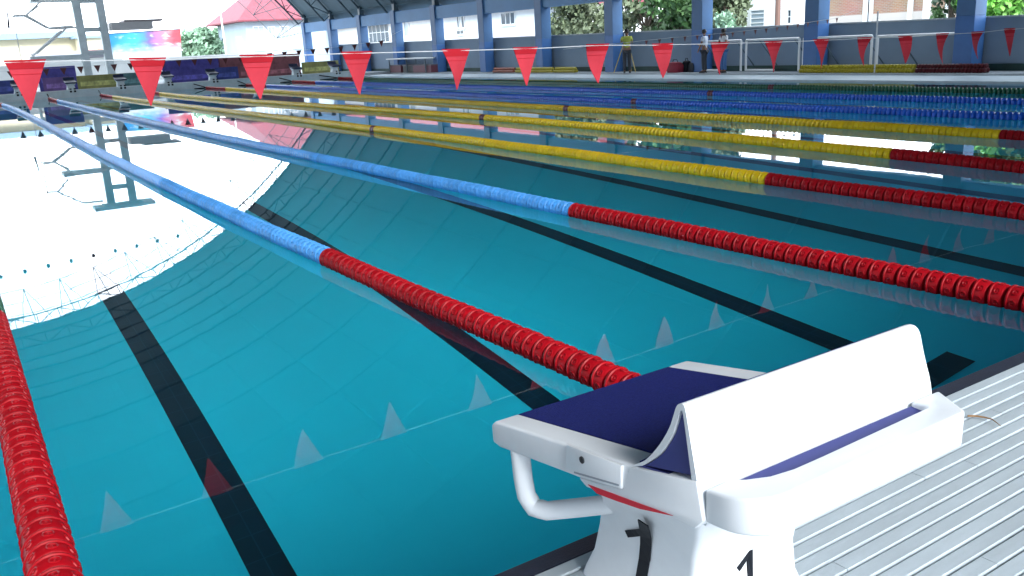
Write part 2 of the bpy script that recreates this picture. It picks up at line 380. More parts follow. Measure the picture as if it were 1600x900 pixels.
# small dark pennant lines : at the far end, and part way down the right half
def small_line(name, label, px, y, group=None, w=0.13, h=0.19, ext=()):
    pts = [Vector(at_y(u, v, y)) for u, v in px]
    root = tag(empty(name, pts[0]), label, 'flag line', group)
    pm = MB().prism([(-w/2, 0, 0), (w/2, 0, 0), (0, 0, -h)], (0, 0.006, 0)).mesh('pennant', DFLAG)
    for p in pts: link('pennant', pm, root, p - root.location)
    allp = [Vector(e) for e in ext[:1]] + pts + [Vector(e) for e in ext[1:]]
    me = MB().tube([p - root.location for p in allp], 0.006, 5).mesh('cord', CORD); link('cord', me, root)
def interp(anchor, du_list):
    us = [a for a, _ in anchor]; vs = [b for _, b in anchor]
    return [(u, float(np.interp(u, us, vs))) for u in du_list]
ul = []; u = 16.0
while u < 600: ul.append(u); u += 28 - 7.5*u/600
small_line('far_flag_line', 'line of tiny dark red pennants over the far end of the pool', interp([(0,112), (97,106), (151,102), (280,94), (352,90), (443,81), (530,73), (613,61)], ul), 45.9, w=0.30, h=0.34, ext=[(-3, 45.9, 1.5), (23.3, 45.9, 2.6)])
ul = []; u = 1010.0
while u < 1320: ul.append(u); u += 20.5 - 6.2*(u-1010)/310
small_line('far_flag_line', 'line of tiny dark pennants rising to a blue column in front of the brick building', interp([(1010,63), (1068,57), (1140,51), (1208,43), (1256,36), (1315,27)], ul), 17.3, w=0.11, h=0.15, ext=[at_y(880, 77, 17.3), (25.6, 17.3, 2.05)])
# bobbles on an overhead wire (seen only as the dotted row mirrored in the water)
bo = tag(empty('lamp_string', (-8, 30, 5.3)), 'wire of small round bulbs strung overhead, mirrored in the pale water as a dotted row', 'lamp string')
bm_ = MB().lathe([(0.02, 0.07), (0.04, 0.05), (0.058, 0.0), (0.04, -0.05), (0.01, -0.065)], 8, 'Z').mesh('bulb', mat('dark_bulb', (0.05, 0.04, 0.04), 0.5))
for i in range(21):
    x = -7.6 + 0.69*i; link('bulb', bm_, bo, (x+8, 0, 4.69 - 0.077*(x-0.8) - 5.3))
link('wire', MB().tube([(-0.6, 0, 0.1), (14.5, 0, -1.2)], 0.004, 4).mesh('wire', BLACK), bo)

# ------------------------------------------------------------------ starting block (near)
XL, XR, XC = 0.95, 1.60, 1.275
def PZ(y): return 0.783 + 0.178*(0.091 - y)
bk = tag(empty('starting_block', (XC, -0.3, ZD)), 'white starting block with navy mat, folded back plate and the number 1', 'starting block')
BO = Vector((XC, -0.3, ZD))
def bpart(name, mb, m, smooth=False, bevel=0, seg=2, parent=None):
    me = mb.mesh(name, m, smooth, bevel, seg); me.transform(Matrix.Translation(-BO)); return link(name, me, parent or bk)
def yz_prism(pts, x0, x1): return MB().prism([(x0, y, z) for y, z in pts], (x1-x0, 0, 0))
# rails
for x0, x1 in ((XL, XL+0.072), (XR-0.072, XR)):
    bpart('side_rail', yz_prism([(0.094, PZ(0.094)-0.010), (0.075, PZ(0.075)+0.002), (-0.46, PZ(-0.46)), (-0.46, PZ(-0.46)-0.064), (-0.27, PZ(-0.27)-0.071), (0.06, PZ(0.06)-0.066), (0.092, PZ(0.09)-0.058)], x0, x1), WHITE, True, 0.007, 3)
# top board under the mat and front lip
bpart('platform', yz_prism([(0.070, PZ(0.07)-0.006), (-0.615, PZ(-0.615)-0.006), (-0.615, PZ(-0.615)-0.05), (0.070, PZ(0.07)-0.05)], XL+0.073, XR-0.073), WHITE, True, 0.004)
mt = yz_prism([(0.086, PZ(0.086)-0.030), (0.086, PZ(0.086)-0.004), (0.076, PZ(0.076)+0.001), (-0.455, PZ(-0.455)+0.001), (-0.615, PZ(-0.615)-0.001), (-0.615, PZ(-0.615)-0.005), (0.074, PZ(0.074)-0.005), (0.074, PZ(0.08)-0.030)], XL+0.0735, XR-0.0735)
bpart('grip_mat', mt, NAVY, False, 0.0015, 1)
fm_ = yz_prism([(-0.455, PZ(-0.455)+0.0), (-0.60, PZ(-0.60)+0.0), (-0.60, PZ(-0.60)+0.003), (-0.455, PZ(-0.455)+0.003)], XL+0.004, XL+0.0732)
bpart('floor_pad', fm_, NAVYHARD)
# skirt panels (side cheeks) with the bracket plate and bolt
ck = [at_x(u, v, XL)[1:] for u, v in ((905,746), (975,765), (985,729), (1090,752), (1100,815), (1086,826), (1048,808), (918,761))]
for s in (0, 1):
    x0 = XL-0.003 if s == 0 else XR-0.045
    bpart('side_cheek', yz_prism([tuple(c) for c in ck], x0, x0+0.048), WHITE, True, 0.004)
    br = [at_x(u, v, XL)[1:] for u, v in ((889,693), (975,726), (975,763), (888,733))]
    x0 = XL-0.008 if s == 0 else XR
    bb = bpart('bracket', yz_prism([tuple(c) for c in br], x0, x0+0.009), WHITE, True, 0.003)
    p = at_x(911, 718, XL-0.006); xs = XL-0.0105 if s == 0 else XR+0.004
    bpart('bolt', MB().lathe([(0.008, 0.0), (0.008, 0.006)], 14, 'Z', Matrix.Translation((xs, p[1], p[2])) @ Matrix.Rotation(R(90), 4, 'Y')), SCREW, parent=bb)
    gr = [at_x(u, v, XL)[1:] for u, v in ((902,735), (972,755), (972,757.5), (902,737.5))]
    x0 = XL-0.0092 if s == 0 else XR+0.0005
    bpart('groove_line', yz_prism([tuple(c) for c in gr], x0, x0+0.0088), mat('seam_grey', (0.25, 0.28, 0.32), 0.6), parent=bb)
# belly between the cheeks
bpart('belly', yz_prism([(-0.275, PZ(-0.275)-0.051), (-0.62, PZ(-0.62)-0.051), (-0.60, 0.80), (-0.275, 0.765)], XL+0.046, XR-0.046), WHITE)
# folded back plate, traced as a side section in the plane of the block's left side
OPX = [(985,728), (1000,723), (1013,715), (1031,694), (1045,670), (1052,650), (1056,637), (1060,631.5), (1066,631.5), (1071,641), (1079,690), (1089,752), (1098,815)]
IPX = [(1003,728), (1017,720), (1031,709), (1042,694), (1051,678), (1056,664), (1060,651), (1062,645), (1065,642), (1067,647), (1072,682), (1080,744), (1089,815)]
ol = [tuple(at_x(u, v, XL)[1:]) for u, v in OPX]; il = [tuple(at_x(u, v, XL)[1:]) for u, v in IPX]
def smooth(pl, n=3):
    P_ = [np.array(p) for p in pl]; o_ = []
    for i in range(len(P_)-1):
        p0, p1, p2, p3 = P_[max(i-1, 0)], P_[i], P_[i+1], P_[min(i+2, len(P_)-1)]
        for k in range(n):
            t = k/n; o_.append(tuple(0.5*((2*p1) + (-p0+p2)*t + (2*p0-5*p1+4*p2-p3)*t*t + (-p0+3*p1-3*p2+p3)*t**3)))
    o_.append(tuple(P_[-1])); return o_
ols, ils = smooth(ol), smooth(il)
b = MB(); XP = 1.655; xs = [XL, XL+0.004, XL+0.3, XP-0.04, XP-0.030, XP-0.020, XP-0.011, XP-0.005, XP-0.001, XP]
def drop(x):
    d = max(0, x-(XP-0.04))/0.04; return 0.04*(1-math.sqrt(max(0, 1-d*d)))
rg = []
for x in xs:
    k = drop(x); f_ = lambda p: (x, p[0], p[1] - k*max(0, min(1, (p[1]-0.93)/0.10)))
    rg.append([f_(p) for p in ols] + [f_(p) for p in ils[::-1]])
bpart('back_plate', b.rings(rg), WHITE, True)
pf = ols[2:20]
bpart('plate_pad', MB().rings([[(x, p[0]-0.001, p[1]-0.001) for p in pf] + [(x, p[0]+0.003, p[1]+0.002) for p in pf[::-1]] for x in (XL+0.010, XP-0.05)]), NAVY)
wd = [ils[i] for i in range(0, 34)]
wd = [(p[0], p[1]) for p in wd]
bpart('wedge_core', yz_prism([wd[0]] + [(p[0]-0.0012 if i < 22 else p[0]+0.0012, p[1]-0.0012) for i, p in enumerate(wd)][1:], XL+0.006, XP-0.05), NAVYHARD)
# rear ledge with hand slot
zt, zb = 0.906, 0.840
def arc(cx, cy, r, a0, a1, n=6): return [(cx + r*math.cos(R(a0+(a1-a0)*i/n)), cy + r*math.sin(R(a0+(a1-a0)*i/n))) for i in range(n+1)]
x0, x1, y0, y1 = 0.955, 1.580, -0.762, -0.637
pl = [(x0, y1)] + arc(x0+0.065, y0+0.075, 0.065, 180, 270, 8)[:] + []
pl = [(x0, y1)] + [(x0 + 0.075 - 0.075*math.cos(R(a)), y0 + 0.085 - 0.085*math.sin(R(a))) for a in range(0, 91, 10)] + [(1.548, y0), (1.562, y0+0.008), (1.655, y1-0.01), (1.658, y1)]
slot = [(1.562, y1), (1.559, y1-0.036), (1.545, y1-0.048), (1.20, y1-0.056), (1.12, y1-0.056), (1.07, y1-0.046), (1.035, y1-0.022), (1.018, y1)]
lg = MB()
top = [(x, y) for x, y in pl + slot]
lg.rings([[(x, y, z + k_*(y1-y)) for x, y in top] for z, k_ in ((zb, 0.10), (zt, 0.19))])
bpart('rear_ledge', lg, WHITE, True, 0.008, 3)
bpart('slot_liner', MB().box(1.01, 1.57, y1-0.064, y1-0.001, zt-0.030, zt-0.010), NAVYHARD)
# pedestal: narrow column flaring to the platform
def ring(z0, xl, xr, yf, yb, r, slope=0.0, n=5):
    pts = []
    for cx, cy, a0 in ((xr-r, yf-r, 0), (xl+r, yf-r, 90), (xl+r, yb+r, 180), (xr-r, yb+r, 270)):
        for i in range(n+1):
            a = R(a0 + 90*i/n); x, y = cx + r*math.cos(a), cy + r*math.sin(a); pts.append((x, y, z0 + slope*(-0.3-y)))
    return pts
sec = [ring(ZD-0.002, 1.095, 1.47, -0.062, -0.485, 0.02), ring(ZD+0.02, 1.10, 1.463, -0.068, -0.478, 0.02), ring(0.45, 1.113, 1.45, -0.088, -0.455, 0.02), ring(0.53, 1.118, 1.445, -0.108, -0.448, 0.018),
       ring(0.60, 1.105, 1.445, -0.135, -0.462, 0.018, 0.05), ring(0.66, 1.075, 1.475, -0.178, -0.500, 0.016, 0.12), ring(0.71, 1.033, 1.517, -0.222, -0.545, 0.014, 0.17), ring(0.745, 0.99, 1.56, -0.255, -0.588, 0.012, 0.178), ring(0.768, 0.955, 1.595, -0.272, -0.620, 0.010, 0.178), ring(0.778, 0.952, 1.598, -0.274, -0.626, 0.010, 0.178)]
bpart('pedestal', MB().rings(sec), WHITE, True)
# handles both sides
for sx in (1, -1):
    X = lambda x: XC + sx*(x-XC)
    hp = [(X(0.972), 0.0, 0.735), (X(0.972), -0.008, 0.66), (X(0.974), -0.016, 0.615), (X(0.982), -0.035, 0.588), (X(1.0), -0.065, 0.586), (X(1.045), -0.115, 0.600), (X(1.10), -0.165, 0.612), (X(1.16), -0.21, 0.622)]
    # subdivide
    q = []
    for i in range(len(hp)-1):
        for t in (0, 0.5): q.append(tuple(np.array(hp[i])*(1-t)+np.array(hp[i+1])*t))
    q.append(hp[-1])
    bpart('grab_handle', MB().tube(q, 0.0235, 12), WHITE, True)
# red swoosh and numerals
sw = [at_x(u, v, XL-0.0035)[1:] for u, v in ((919,757), (960,772), (1052,806), (1000,795), (962,782), (933,771))]
bpart('red_swoosh', yz_prism([tuple(c) for c in sw], XL-0.0045, XL-0.0005), REDV)
def plane_px(px, xs): return [tuple(at_x(u, v, x)) for (u, v), x in zip(px, xs)]
n1 = [(976,829), (999,827), (996,812), (1011,822), (1016,842), (1014,880), (1008,915), (990,915), (998,872), (1000,845), (981,840)]
bm1 = MB(); 
def ped_x(z):   # left face of the pedestal at height z
    zs = [s[6][2] for s in sec]; xs = [min(p[0] for p in s) for s in sec]; return float(np.interp(z, zs, xs))
def on_ped(u, v):
    x = 1.11
    for _ in range(14): p = at_x(u, v, x); x = ped_x(p[2]) - 0.0025
    return Vector(at_x(u, v, x))
dxv = Vector((0.004, 0, 0))
def strip(L_, R_):
    return [[on_ped(*l), on_ped(*r), on_ped(*r) + dxv, on_ped(*l) + dxv] for l, r in zip(L_, R_)]
bm1.rings(strip([(996,812), (999,827), (1000,838), (1000,850), (998,872), (994,895), (990,915)], [(1011,822), (1014,832), (1016,842), (1016,855), (1014,880), (1011,898), (1008,915)]))
bm1.rings(strip([(976,829), (984,828.4), (992,827.7), (998.8,827)], [(981,840), (987,839.4), (994,838.7), (999.8,838)]))
bpart('numeral', bm1, BLACK)
def back_y(z):
    zs = [s[-1][2] for s in sec]; ys = [min(p[1] for p in s) for s in sec]; return float(np.interp(z, zs, ys))
fr_ = []
for u, v in ((1152,888), (1172,861), (1176.5,859), (1177,905), (1169,905), (1168.5,874), (1156,893)):
    y = -0.45
    for _ in range(12): p = at_y(u, v, y); y = back_y(p[2]) - 0.0022
    fr_.append(Vector(at_y(u, v, y)))
bpart('numeral', MB().prism([tuple(p) for p in fr_], (0, 0.004, 0)), BLACK)

# twig on the slats
tp = [Vector(at_z(u, v, ZD+0.012)) for u, v in ((1512,650), (1525,650), (1538,652), (1550,655), (1558,661), (1564,666))]
tw = tag(empty('twig', tp[0]), 'thin brown twig lying on the pale slats beside the block', 'twig')
link('stem', MB().tube([p - tp[0] for p in tp], [0.0035, 0.0035, 0.003, 0.0022, 0.0016, 0.001], 6).mesh('stem', mat('twig_brown', (0.22, 0.12, 0.05), 0.8)), tw)

# ------------------------------------------------------------------ side hall : columns, wall, beam, roof, trusses
cs = 0.29
colm = MB().box(-cs, cs, -cs, cs, 1.70, 3.95).mesh('shaft', COLB, bevel=0.01)
colp = MB().box(-cs-0.003, cs+0.003, -cs-0.003, cs+0.003, 0.1, 1.70).mesh('plinth', COLD, bevel=0.01)
colh = MB().box(-0.16, 0.16, -0.16, 0.16, 3.95, 4.55).mesh('steel_head', STEEL)
ORD = ['first', 'second', 'third', 'fourth', 'fifth', 'sixth', 'seventh', 'eighth', 'ninth', 'tenth', 'eleventh', 'twelfth', 'thirteenth', 'fourteenth', 'fifteenth']
for i, y in enumerate(ROWY):
    o = tag(empty('column', (COLX, y, 0)), 'blue square column, %s from the far end of the row beside the pool' % ORD[i], 'column', 'blue columns along the side wall')
    link('shaft', colm, o); link('plinth', colp, o); link('steel_head', colh, o)
# low wall between columns; its top follows the measured line
wt = [(650,67), (760,60), (850,57), (1000,47), (1200,43), (1350,38), (1560,29)]
pw = [at_x(u, v, 26.45) for u, v in wt]
zc = np.polyfit([p[1] for p in pw], [p[2] for p in pw], 1)
def wz(y): return float(np.polyval(zc, y))
lw = MB(); ya, yb_ = -12.0, 63.5
lw.prism([(26.4, ya, -0.2), (26.4, yb_, -0.2), (26.4, yb_, wz(yb_)), (26.4, ya, wz(ya))], (0.2, 0, 0))
wall = tag(empty('side_wall', (26.5, 25, 0)), 'low grey painted wall running behind the blue columns', 'wall')
def wpart(name, mb, m, **k):
    me = mb.mesh(name, m, **k); me.transform(Matrix.Translation((-26.5, -25, 0))); return link(name, me, wall)
wpart('wall_body', lw, WALLG)
wpart('skirting', MB().box(26.30, 26.398, ya, yb_, 0.1, 0.30), DARKG)
wpart('coping', MB().prism([(26.36, ya, wz(ya)+0.002), (26.36, yb_, wz(yb_)+0.002), (26.36, yb_, wz(yb_)+0.05), (26.36, ya, wz(ya)+0.05)], (0.28, 0, 0)), mat('wall_coping', (0.36, 0.39, 0.42), 0.8))
beam = tag(empty('beam', (26, 25, 3.5)), 'pale blue beam joining the tops of the blue columns', 'beam')
me = MB().box(-0.2, 0.2, -39, 43.8, -0.33, 0.36).mesh('beam_body', BEAMB, bevel=0.01); link('beam_body', me, beam)

CXR, CZR, RR = 0.4, -16.59, 33.13
def arcp(a, r): return (CXR + r*math.sin(a), CZR + r*math.cos(a))     # a measured from the crown, + to the right
AM = math.acos((4.35-CZR)/RR)                                        # eave angle
Y0R, Y1R = -14.0, 69.3
rf_ = tag(empty('vault_roof', (0, 32, 4)), 'dark arched sheet roof spanning the pool on steel trusses', 'roof')
N = 64
b = MB(); o1 = [arcp(-AM*1.02 + 2.04*AM*i/N, RR) for i in range(N+1)]; o2 = [arcp(-AM*1.02 + 2.04*AM*i/N, RR+0.08) for i in range(N+1)]
b.rings([[(x, y, z) for x, z in o1] + [(x, y, z) for x, z in o2[::-1]] for y in np.linspace(Y0R, Y1R, 3)])
me = b.mesh('roof_sheet', ROOFM, True); me.transform(Matrix.Translation((0, -32, -4))); link('roof_sheet', me, rf_)
pu = MB(); NP = 22
for i in range(NP+1):
    a = -AM + 2*AM*i/NP; x, z = arcp(a, RR-0.10); x2, z2 = arcp(a, RR-0.24)
    ta = Vector((math.cos(a), 0, -math.sin(a)))*0.035; ra = Vector((math.sin(a), 0, math.cos(a)))
    c = Vector((x, Y0R, z)); pu.prism([c-ta+ra*0.09, c+ta+ra*0.09, c+ta-ra*0.02, c-ta-ra*0.02], (0, Y1R-Y0R, 0))
me = pu.mesh('purlins', ROOFM); me.transform(Matrix.Translation((0, -32, -4))); o = link('purlin_set', me, rf_); o['kind'] = 'stuff'
# trusses at each column
def truss_mesh():
    out = {}
    NS = 40; ang = [-AM + 2*AM*i/NS for i in range(NS+1)]
    out['top_chord'] = MB().tube([(arcp(a, RR-0.13)[0], 0, arcp(a, RR-0.13)[1]) for a in ang], 0.07, 6)
    lowr = lambda a: RR - 0.85
    out['bottom_chord'] = MB().tube([(arcp(a, lowr(a))[0], 0, arcp(a, lowr(a))[1]) for a in ang], 0.065, 6)
    wb = MB()
    for i in range(NS):
        a, c = ang[i], ang[i+1]; p = arcp(a, RR-0.13); q = arcp(c, lowr(c)); s = arcp(a, lowr(a)); r = arcp(c, RR-0.13)
        if i % 2 == 0: wb.tube([(p[0], 0, p[1]), (q[0], 0, q[1])], 0.035, 5)
        else: wb.tube([(s[0], 0, s[1]), (r[0], 0, r[1])], 0.035, 5)
        wb.tube([(q[0], 0, q[1]), (r[0], 0, r[1])], 0.03, 5)
    out['web_bars'] = wb
    return {k: v.mesh(k, STEEL) for k, v in out.items()}
TM = truss_mesh()
RIB = TM['top_chord'].copy(); RIB.materials.clear(); RIB.materials.append(ROOFM)
for i, y in enumerate(ROWY[:14]):
    t = tag(empty('roof_truss', (0, y, 0)), 'arched steel rib under the roof at the %s column from the far end' % ORD[i], 'truss', 'arched steel ribs under the vault')
    for k, me in TM.items():
        if k == 'top_chord' or (k == 'bottom_chord' and i < 4) or i < 2:
            link(k, me if i < 4 else RIB, t)     # the near half of the hall has plain arch ribs
# open lattice frill beyond the roof end
fr = tag(empty('end_lattice', (0, 69.3, 0)), 'open steel lattice hanging at the far end of the arched roof', 'lattice')
b = MB(); NS = 22; ang = [-AM + 2*AM*i/NS for i in range(NS+1)]; LAT = ((RR-0.75, 0.5), (RR-1.5, 1.0), (RR-2.35, 1.5))
for r_, dy in LAT:
    aa = [-AM + 2*AM*i/60 for i in range(61)]; b.tube([(arcp(a, r_)[0], dy, arcp(a, r_)[1]) for a in aa], 0.026, 5)
LATM = mat('pale_lattice_steel', (0.16, 0.20, 0.23), 0.5)
me = b.mesh('hoop', LATM); link('hoop', me, fr)
b = MB()
for i in range(NS+1):
    a = ang[i]; da = AM/NS; p3 = arcp(a, LAT[2][0])
    for s_, r_ in ((-0.55, 0.026), (0.9, 0.026), (0.1, 0.03)):
        q = arcp(a+da*s_, RR-0.2); b.tube([(p3[0], LAT[2][1], p3[1]), (q[0], -0.2, q[1])], r_, 5)
link('brace', b.mesh('brace', LATM), fr)

for nm_, x0, x1, y1 in (('right', 6.4, 26.0, -3.6), ('left', -26.0, -2.6, -3.6)):  # unseen blocks with roof and doors, added to shade the pool's sides
    cr = tag(empty('shading_block', (x0, y1, ZD)), 'unseen grey block added behind the start deck to shade the pool, on the %s' % nm_, 'building')
    link('wall', MB().box(0, x1-x0, -7, 0, -0.3, 6.5).mesh('wall', WALLG), cr); link('roof', MB().box(-0.3, x1-x0+0.3, -7.4, 0.4, 6.5, 6.8).mesh('roof', STEEL), cr)
    for q in range(4): link('door', MB().box(2+4.5*q, 3.0+4.5*q, 0.002, 0.05, 0, 2.1).mesh('door', COLD), cr)

# ------------------------------------------------------------------ far end : blocks, panels, marks
fb_top = MB().prism([(-0.28, -0.45, 0.40), (-0.28, 0.35, 0.52), (-0.28, 0.35, 0.60), (-0.28, -0.45, 0.48)], (0.56, 0, 0)).mesh('step', mat('dark_navy_step', (0.02, 0.03, 0.08), 0.6), bevel=0.01)
fb_ped = MB().rings([[(-0.22, -0.16, 0), (0.22, -0.16, 0), (0.22, 0.26, 0), (-0.22, 0.26, 0)], [(-0.17, -0.12, 0.30), (0.17, -0.12, 0.30), (0.17, 0.22, 0.30), (-0.17, 0.22, 0.30)], [(-0.26, -0.30, 0.42), (0.26, -0.30, 0.42), (0.26, 0.30, 0.515), (-0.26, 0.30, 0.515)]]).mesh('pedestal', mat('pale_block', (0.55, 0.62, 0.66), 0.5), bevel=0.01)
fb_kick = MB().prism([(-0.27, 0.30, 0.55), (-0.27, 0.36, 0.55), (-0.27, 0.40, 0.74), (-0.27, 0.37, 0.74)], (0.54, 0, 0)).mesh('kick_plate', mat('dark_navy_step', (0.02, 0.03, 0.08), 0.6))
for k in range(10):
    x = -1.25 + 2.5*k
    o = tag(empty('starting_block', (x, PY1+0.55, 0.30)), 'small pale starting block on the far end, %s from the left' % ORD[k], 'starting block', 'starting blocks at the far end')
    link('step', fb_top, o); link('pedestal', fb_ped, o); link('kick_plate', fb_kick, o)
    for dx in (-0.10, 0.10):
        link('lane_mark', MB().box(-0.05, 0.05, -0.012, 0.0, -0.26, -0.05).mesh('lane_mark', BLACK), o, (dx, -0.55, 0.22))
PC = {'navy': (0.04, 0.06, 0.26), 'purple': (0.18, 0.10, 0.30), 'olive': (0.32, 0.32, 0.11), 'violet': (0.08, 0.07, 0.34), 'brick': (0.26, 0.09, 0.11), 'teal': (0.09, 0.20, 0.22)}
NAMES = {'navy': 'dark navy', 'purple': 'dull purple', 'olive': 'olive yellow', 'violet': 'violet blue', 'brick': 'brownish red', 'teal': 'grey teal'}
seg = [(-60, 34, 'navy'), (66, 107, 'purple'), (120, 186, 'olive'), (188, 232, 'teal'), (262, 328, 'violet'), (338, 372, 'navy'), (374, 462, 'brick'), (474, 530, 'olive')]
def panel(u0, u1, c, y, ztop, zbot, lab):
    a = at_y(u0, 125, y)[0]; b_ = at_y(u1, 110, y)[0]; w_ = b_-a
    t = tag(empty('advertising_banner', (a, y, 0.2)), lab, 'banner', 'printed panels behind the far starting blocks')
    link('board', MB().box(0, w_, 0, 0.04, zbot-0.2, ztop-0.2).mesh('board', mat('panel_'+c, PC[c], 0.7, 0.35, 1.7)), t)
    link('print_band', MB().box(0.15, w_-0.15, -0.006, -0.001, (ztop+zbot)/2-0.36, (ztop+zbot)/2-0.10).mesh('print_band', mat('band_'+c, tuple(min(1, v*1.9+0.03) for v in PC[c]), 0.7, 0.5, 3)), t)
    for xx in (0.1, w_-0.1): link('post', MB().box(xx-0.03, xx+0.03, 0.041, 0.10, 0, ztop-0.2).mesh('post', CABLE), t)
for i, (u0, u1, c) in enumerate(seg):
    panel(u0, u1, c, 54.0, 1.05, 0.20, '%s banner behind the far starting blocks, %s from the left in the front row' % (NAMES[c], ORD[i]))
for i, (u0, u1, c) in enumerate([(60, 118, 'violet'), (256, 345, 'violet'), (345, 395, 'brick'), (395, 470, 'brick')]):
    panel(u0, u1, c, 56.5, 1.62, 0.20, 'taller %s banner at the far end, %s from the left in the back row' % (NAMES[c], ORD[i]))
# pale boundary wall behind the far deck
t = tag(empty('boundary_wall', (0, 75.5, 0)), 'long pale white boundary wall beyond the far end of the pool', 'wall')
PALEW = mat('pale_wall', (0.72, 0.74, 0.75), 0.85, 0.06, 0.8)
link('wall_body', MB().box(-40, 25, 0, 0.2, -0.1, 1.75).mesh('wall_body', PALEW), t); link('coping', MB().box(-40, 25, -0.04, 0.24, 1.752, 1.85).mesh('coping', PALEW), t)

# ------------------------------------------------------------------ diving tower
TY = 72.5
tg = mat('tower_concrete', (0.46, 0.51, 0.52), 0.85, 0.15, 1.2, 0.2, 20)
a = at_y(136, 105, TY)[0]; c = at_y(172, 103, TY)[0]
tr = tag(empty('diving_tower', (a, TY, 0.2)), 'grey concrete diving tower with two legs, cross beams and railed platforms', 'diving tower')
W_ = c - a; ZT = 8.9
for xx in (0.0, W_): link('leg', MB().box(xx-0.27, xx+0.27, -0.3, 0.3, 0, ZT-0.2).mesh('leg', tg, bevel=0.02), tr)
for z in (2.3, 3.95, 6.0, 7.5): link('cross_beam', MB().box(0.272, W_-0.272, -0.22, 0.22, z-0.2, z+0.12).mesh('cross_beam', tg, bevel=0.02), tr)
for (x0, x1, z) in ((-3.0, -0.272, 6.1), (-1.3, W_+1.5, 9.0)):
    pl_ = link('platform', MB().box(x0, x1, -0.9, 0.9, z-0.18, z+0.10).mesh('platform', tg, bevel=0.02), tr)
link('cap', MB().box(-0.6, W_+0.6, -0.6, 0.6, 8.7, 8.818).mesh('cap', tg), tr)
def tp_(u, v): p = at_y(u, v, TY); return (p[0]-a, -0.95, p[2]-0.2)
q0, q1 = tp_(172, 48), tp_(236, 45); q2, q3 = tp_(190, 33), tp_(250, 31)
link('platform', MB().box(q0[0], q1[0], -0.9, 0.9, q0[2], q2[2]-0.1).mesh('platform', mat('taupe', (0.48, 0.46, 0.45), 0.85, 0.1, 0.7), bevel=0.02), tr)
link('platform_slab', MB().box(q2[0], q3[0], -1.0, 1.0, q2[2]-0.098, q2[2]+0.05).mesh('platform_slab', mat('dark_brown_sheet', (0.24, 0.20, 0.20), 0.6)), tr)
rl = mat('tower_rail', (0.55, 0.57, 0.56), 0.6)
for pl_ in ([(20,25), (39,25), (62,3), (117,1)], [(39,25), (76,46), (117,44)], [(93,49), (48,88)], [(100,46),(55,84)]):
    link('stair_rail', MB().tube([tp_(*q) for q in pl_], 0.085, 6).mesh('stair_rail', rl), tr)
link('stair_landing', MB().box(tp_(45,90)[0], -0.28, -0.9, 0.9, tp_(60,90)[2]-0.25, tp_(60,86)[2]-0.1).mesh('stair_landing', tg), tr)
link('landing_post', MB().box(tp_(48,95)[0]-0.1, tp_(48,95)[0]+0.1, -0.1, 0.1, 0, tp_(60,90)[2]-0.252).mesh('landing_post', tg), tr)
for (u0, v0), (u1, v1) in (((62,253),(80,250)), ((80,250),(105,228)), ((80,250),(100,262)), ((70,299),(88,298)), ((88,298),(128,315)), ((88,298),(103,280))):
    pass
def rp(u, v):
    d = ray(u, v); P0 = CAMP - H/d[2]*d; d2 = d*np.array([1, 1, -1]); q = P0 + (TY-P0[1])/d2[1]*d2; return (q[0]-a, -0.95, q[2]-0.2)
for pl_ in ([(62,253), (80,251), (106,230), (145,228)], [(80,251), (105,262)], [(70,299), (88,298), (128,315), (158,312)], [(88,298), (104,278)]):
    link('platform_rail', MB().tube([rp(*q) for q in pl_], 0.075, 6).mesh('platform_rail', rl), tr)
# flag pole and its slim drooping flag at the far left
p = at_y(14, 30, 66); 
t = tag(empty('banner_pole', (p[0], 66, 0)), 'slim dark drooping banner at the far left against the white sky', 'banner')
link('pole', MB().tube([(0.25, 0, 0), (0.25, 0, 7.0)], 0.03, 6).mesh('pole', mat('pale_pole', (0.7, 0.7, 0.7), 0.5)), t)
q = [at_y(u, v, 66) - np.array([p[0], 66, 0]) for u, v in ((10,12), (13,22), (16,44), (12,44), (11,25))]
link('cloth', MB().prism([tuple(x) for x in q], (0, 0.05, 0)).mesh('cloth', mat('grey_cloth', (0.12, 0.11, 0.13), 0.8)), t)

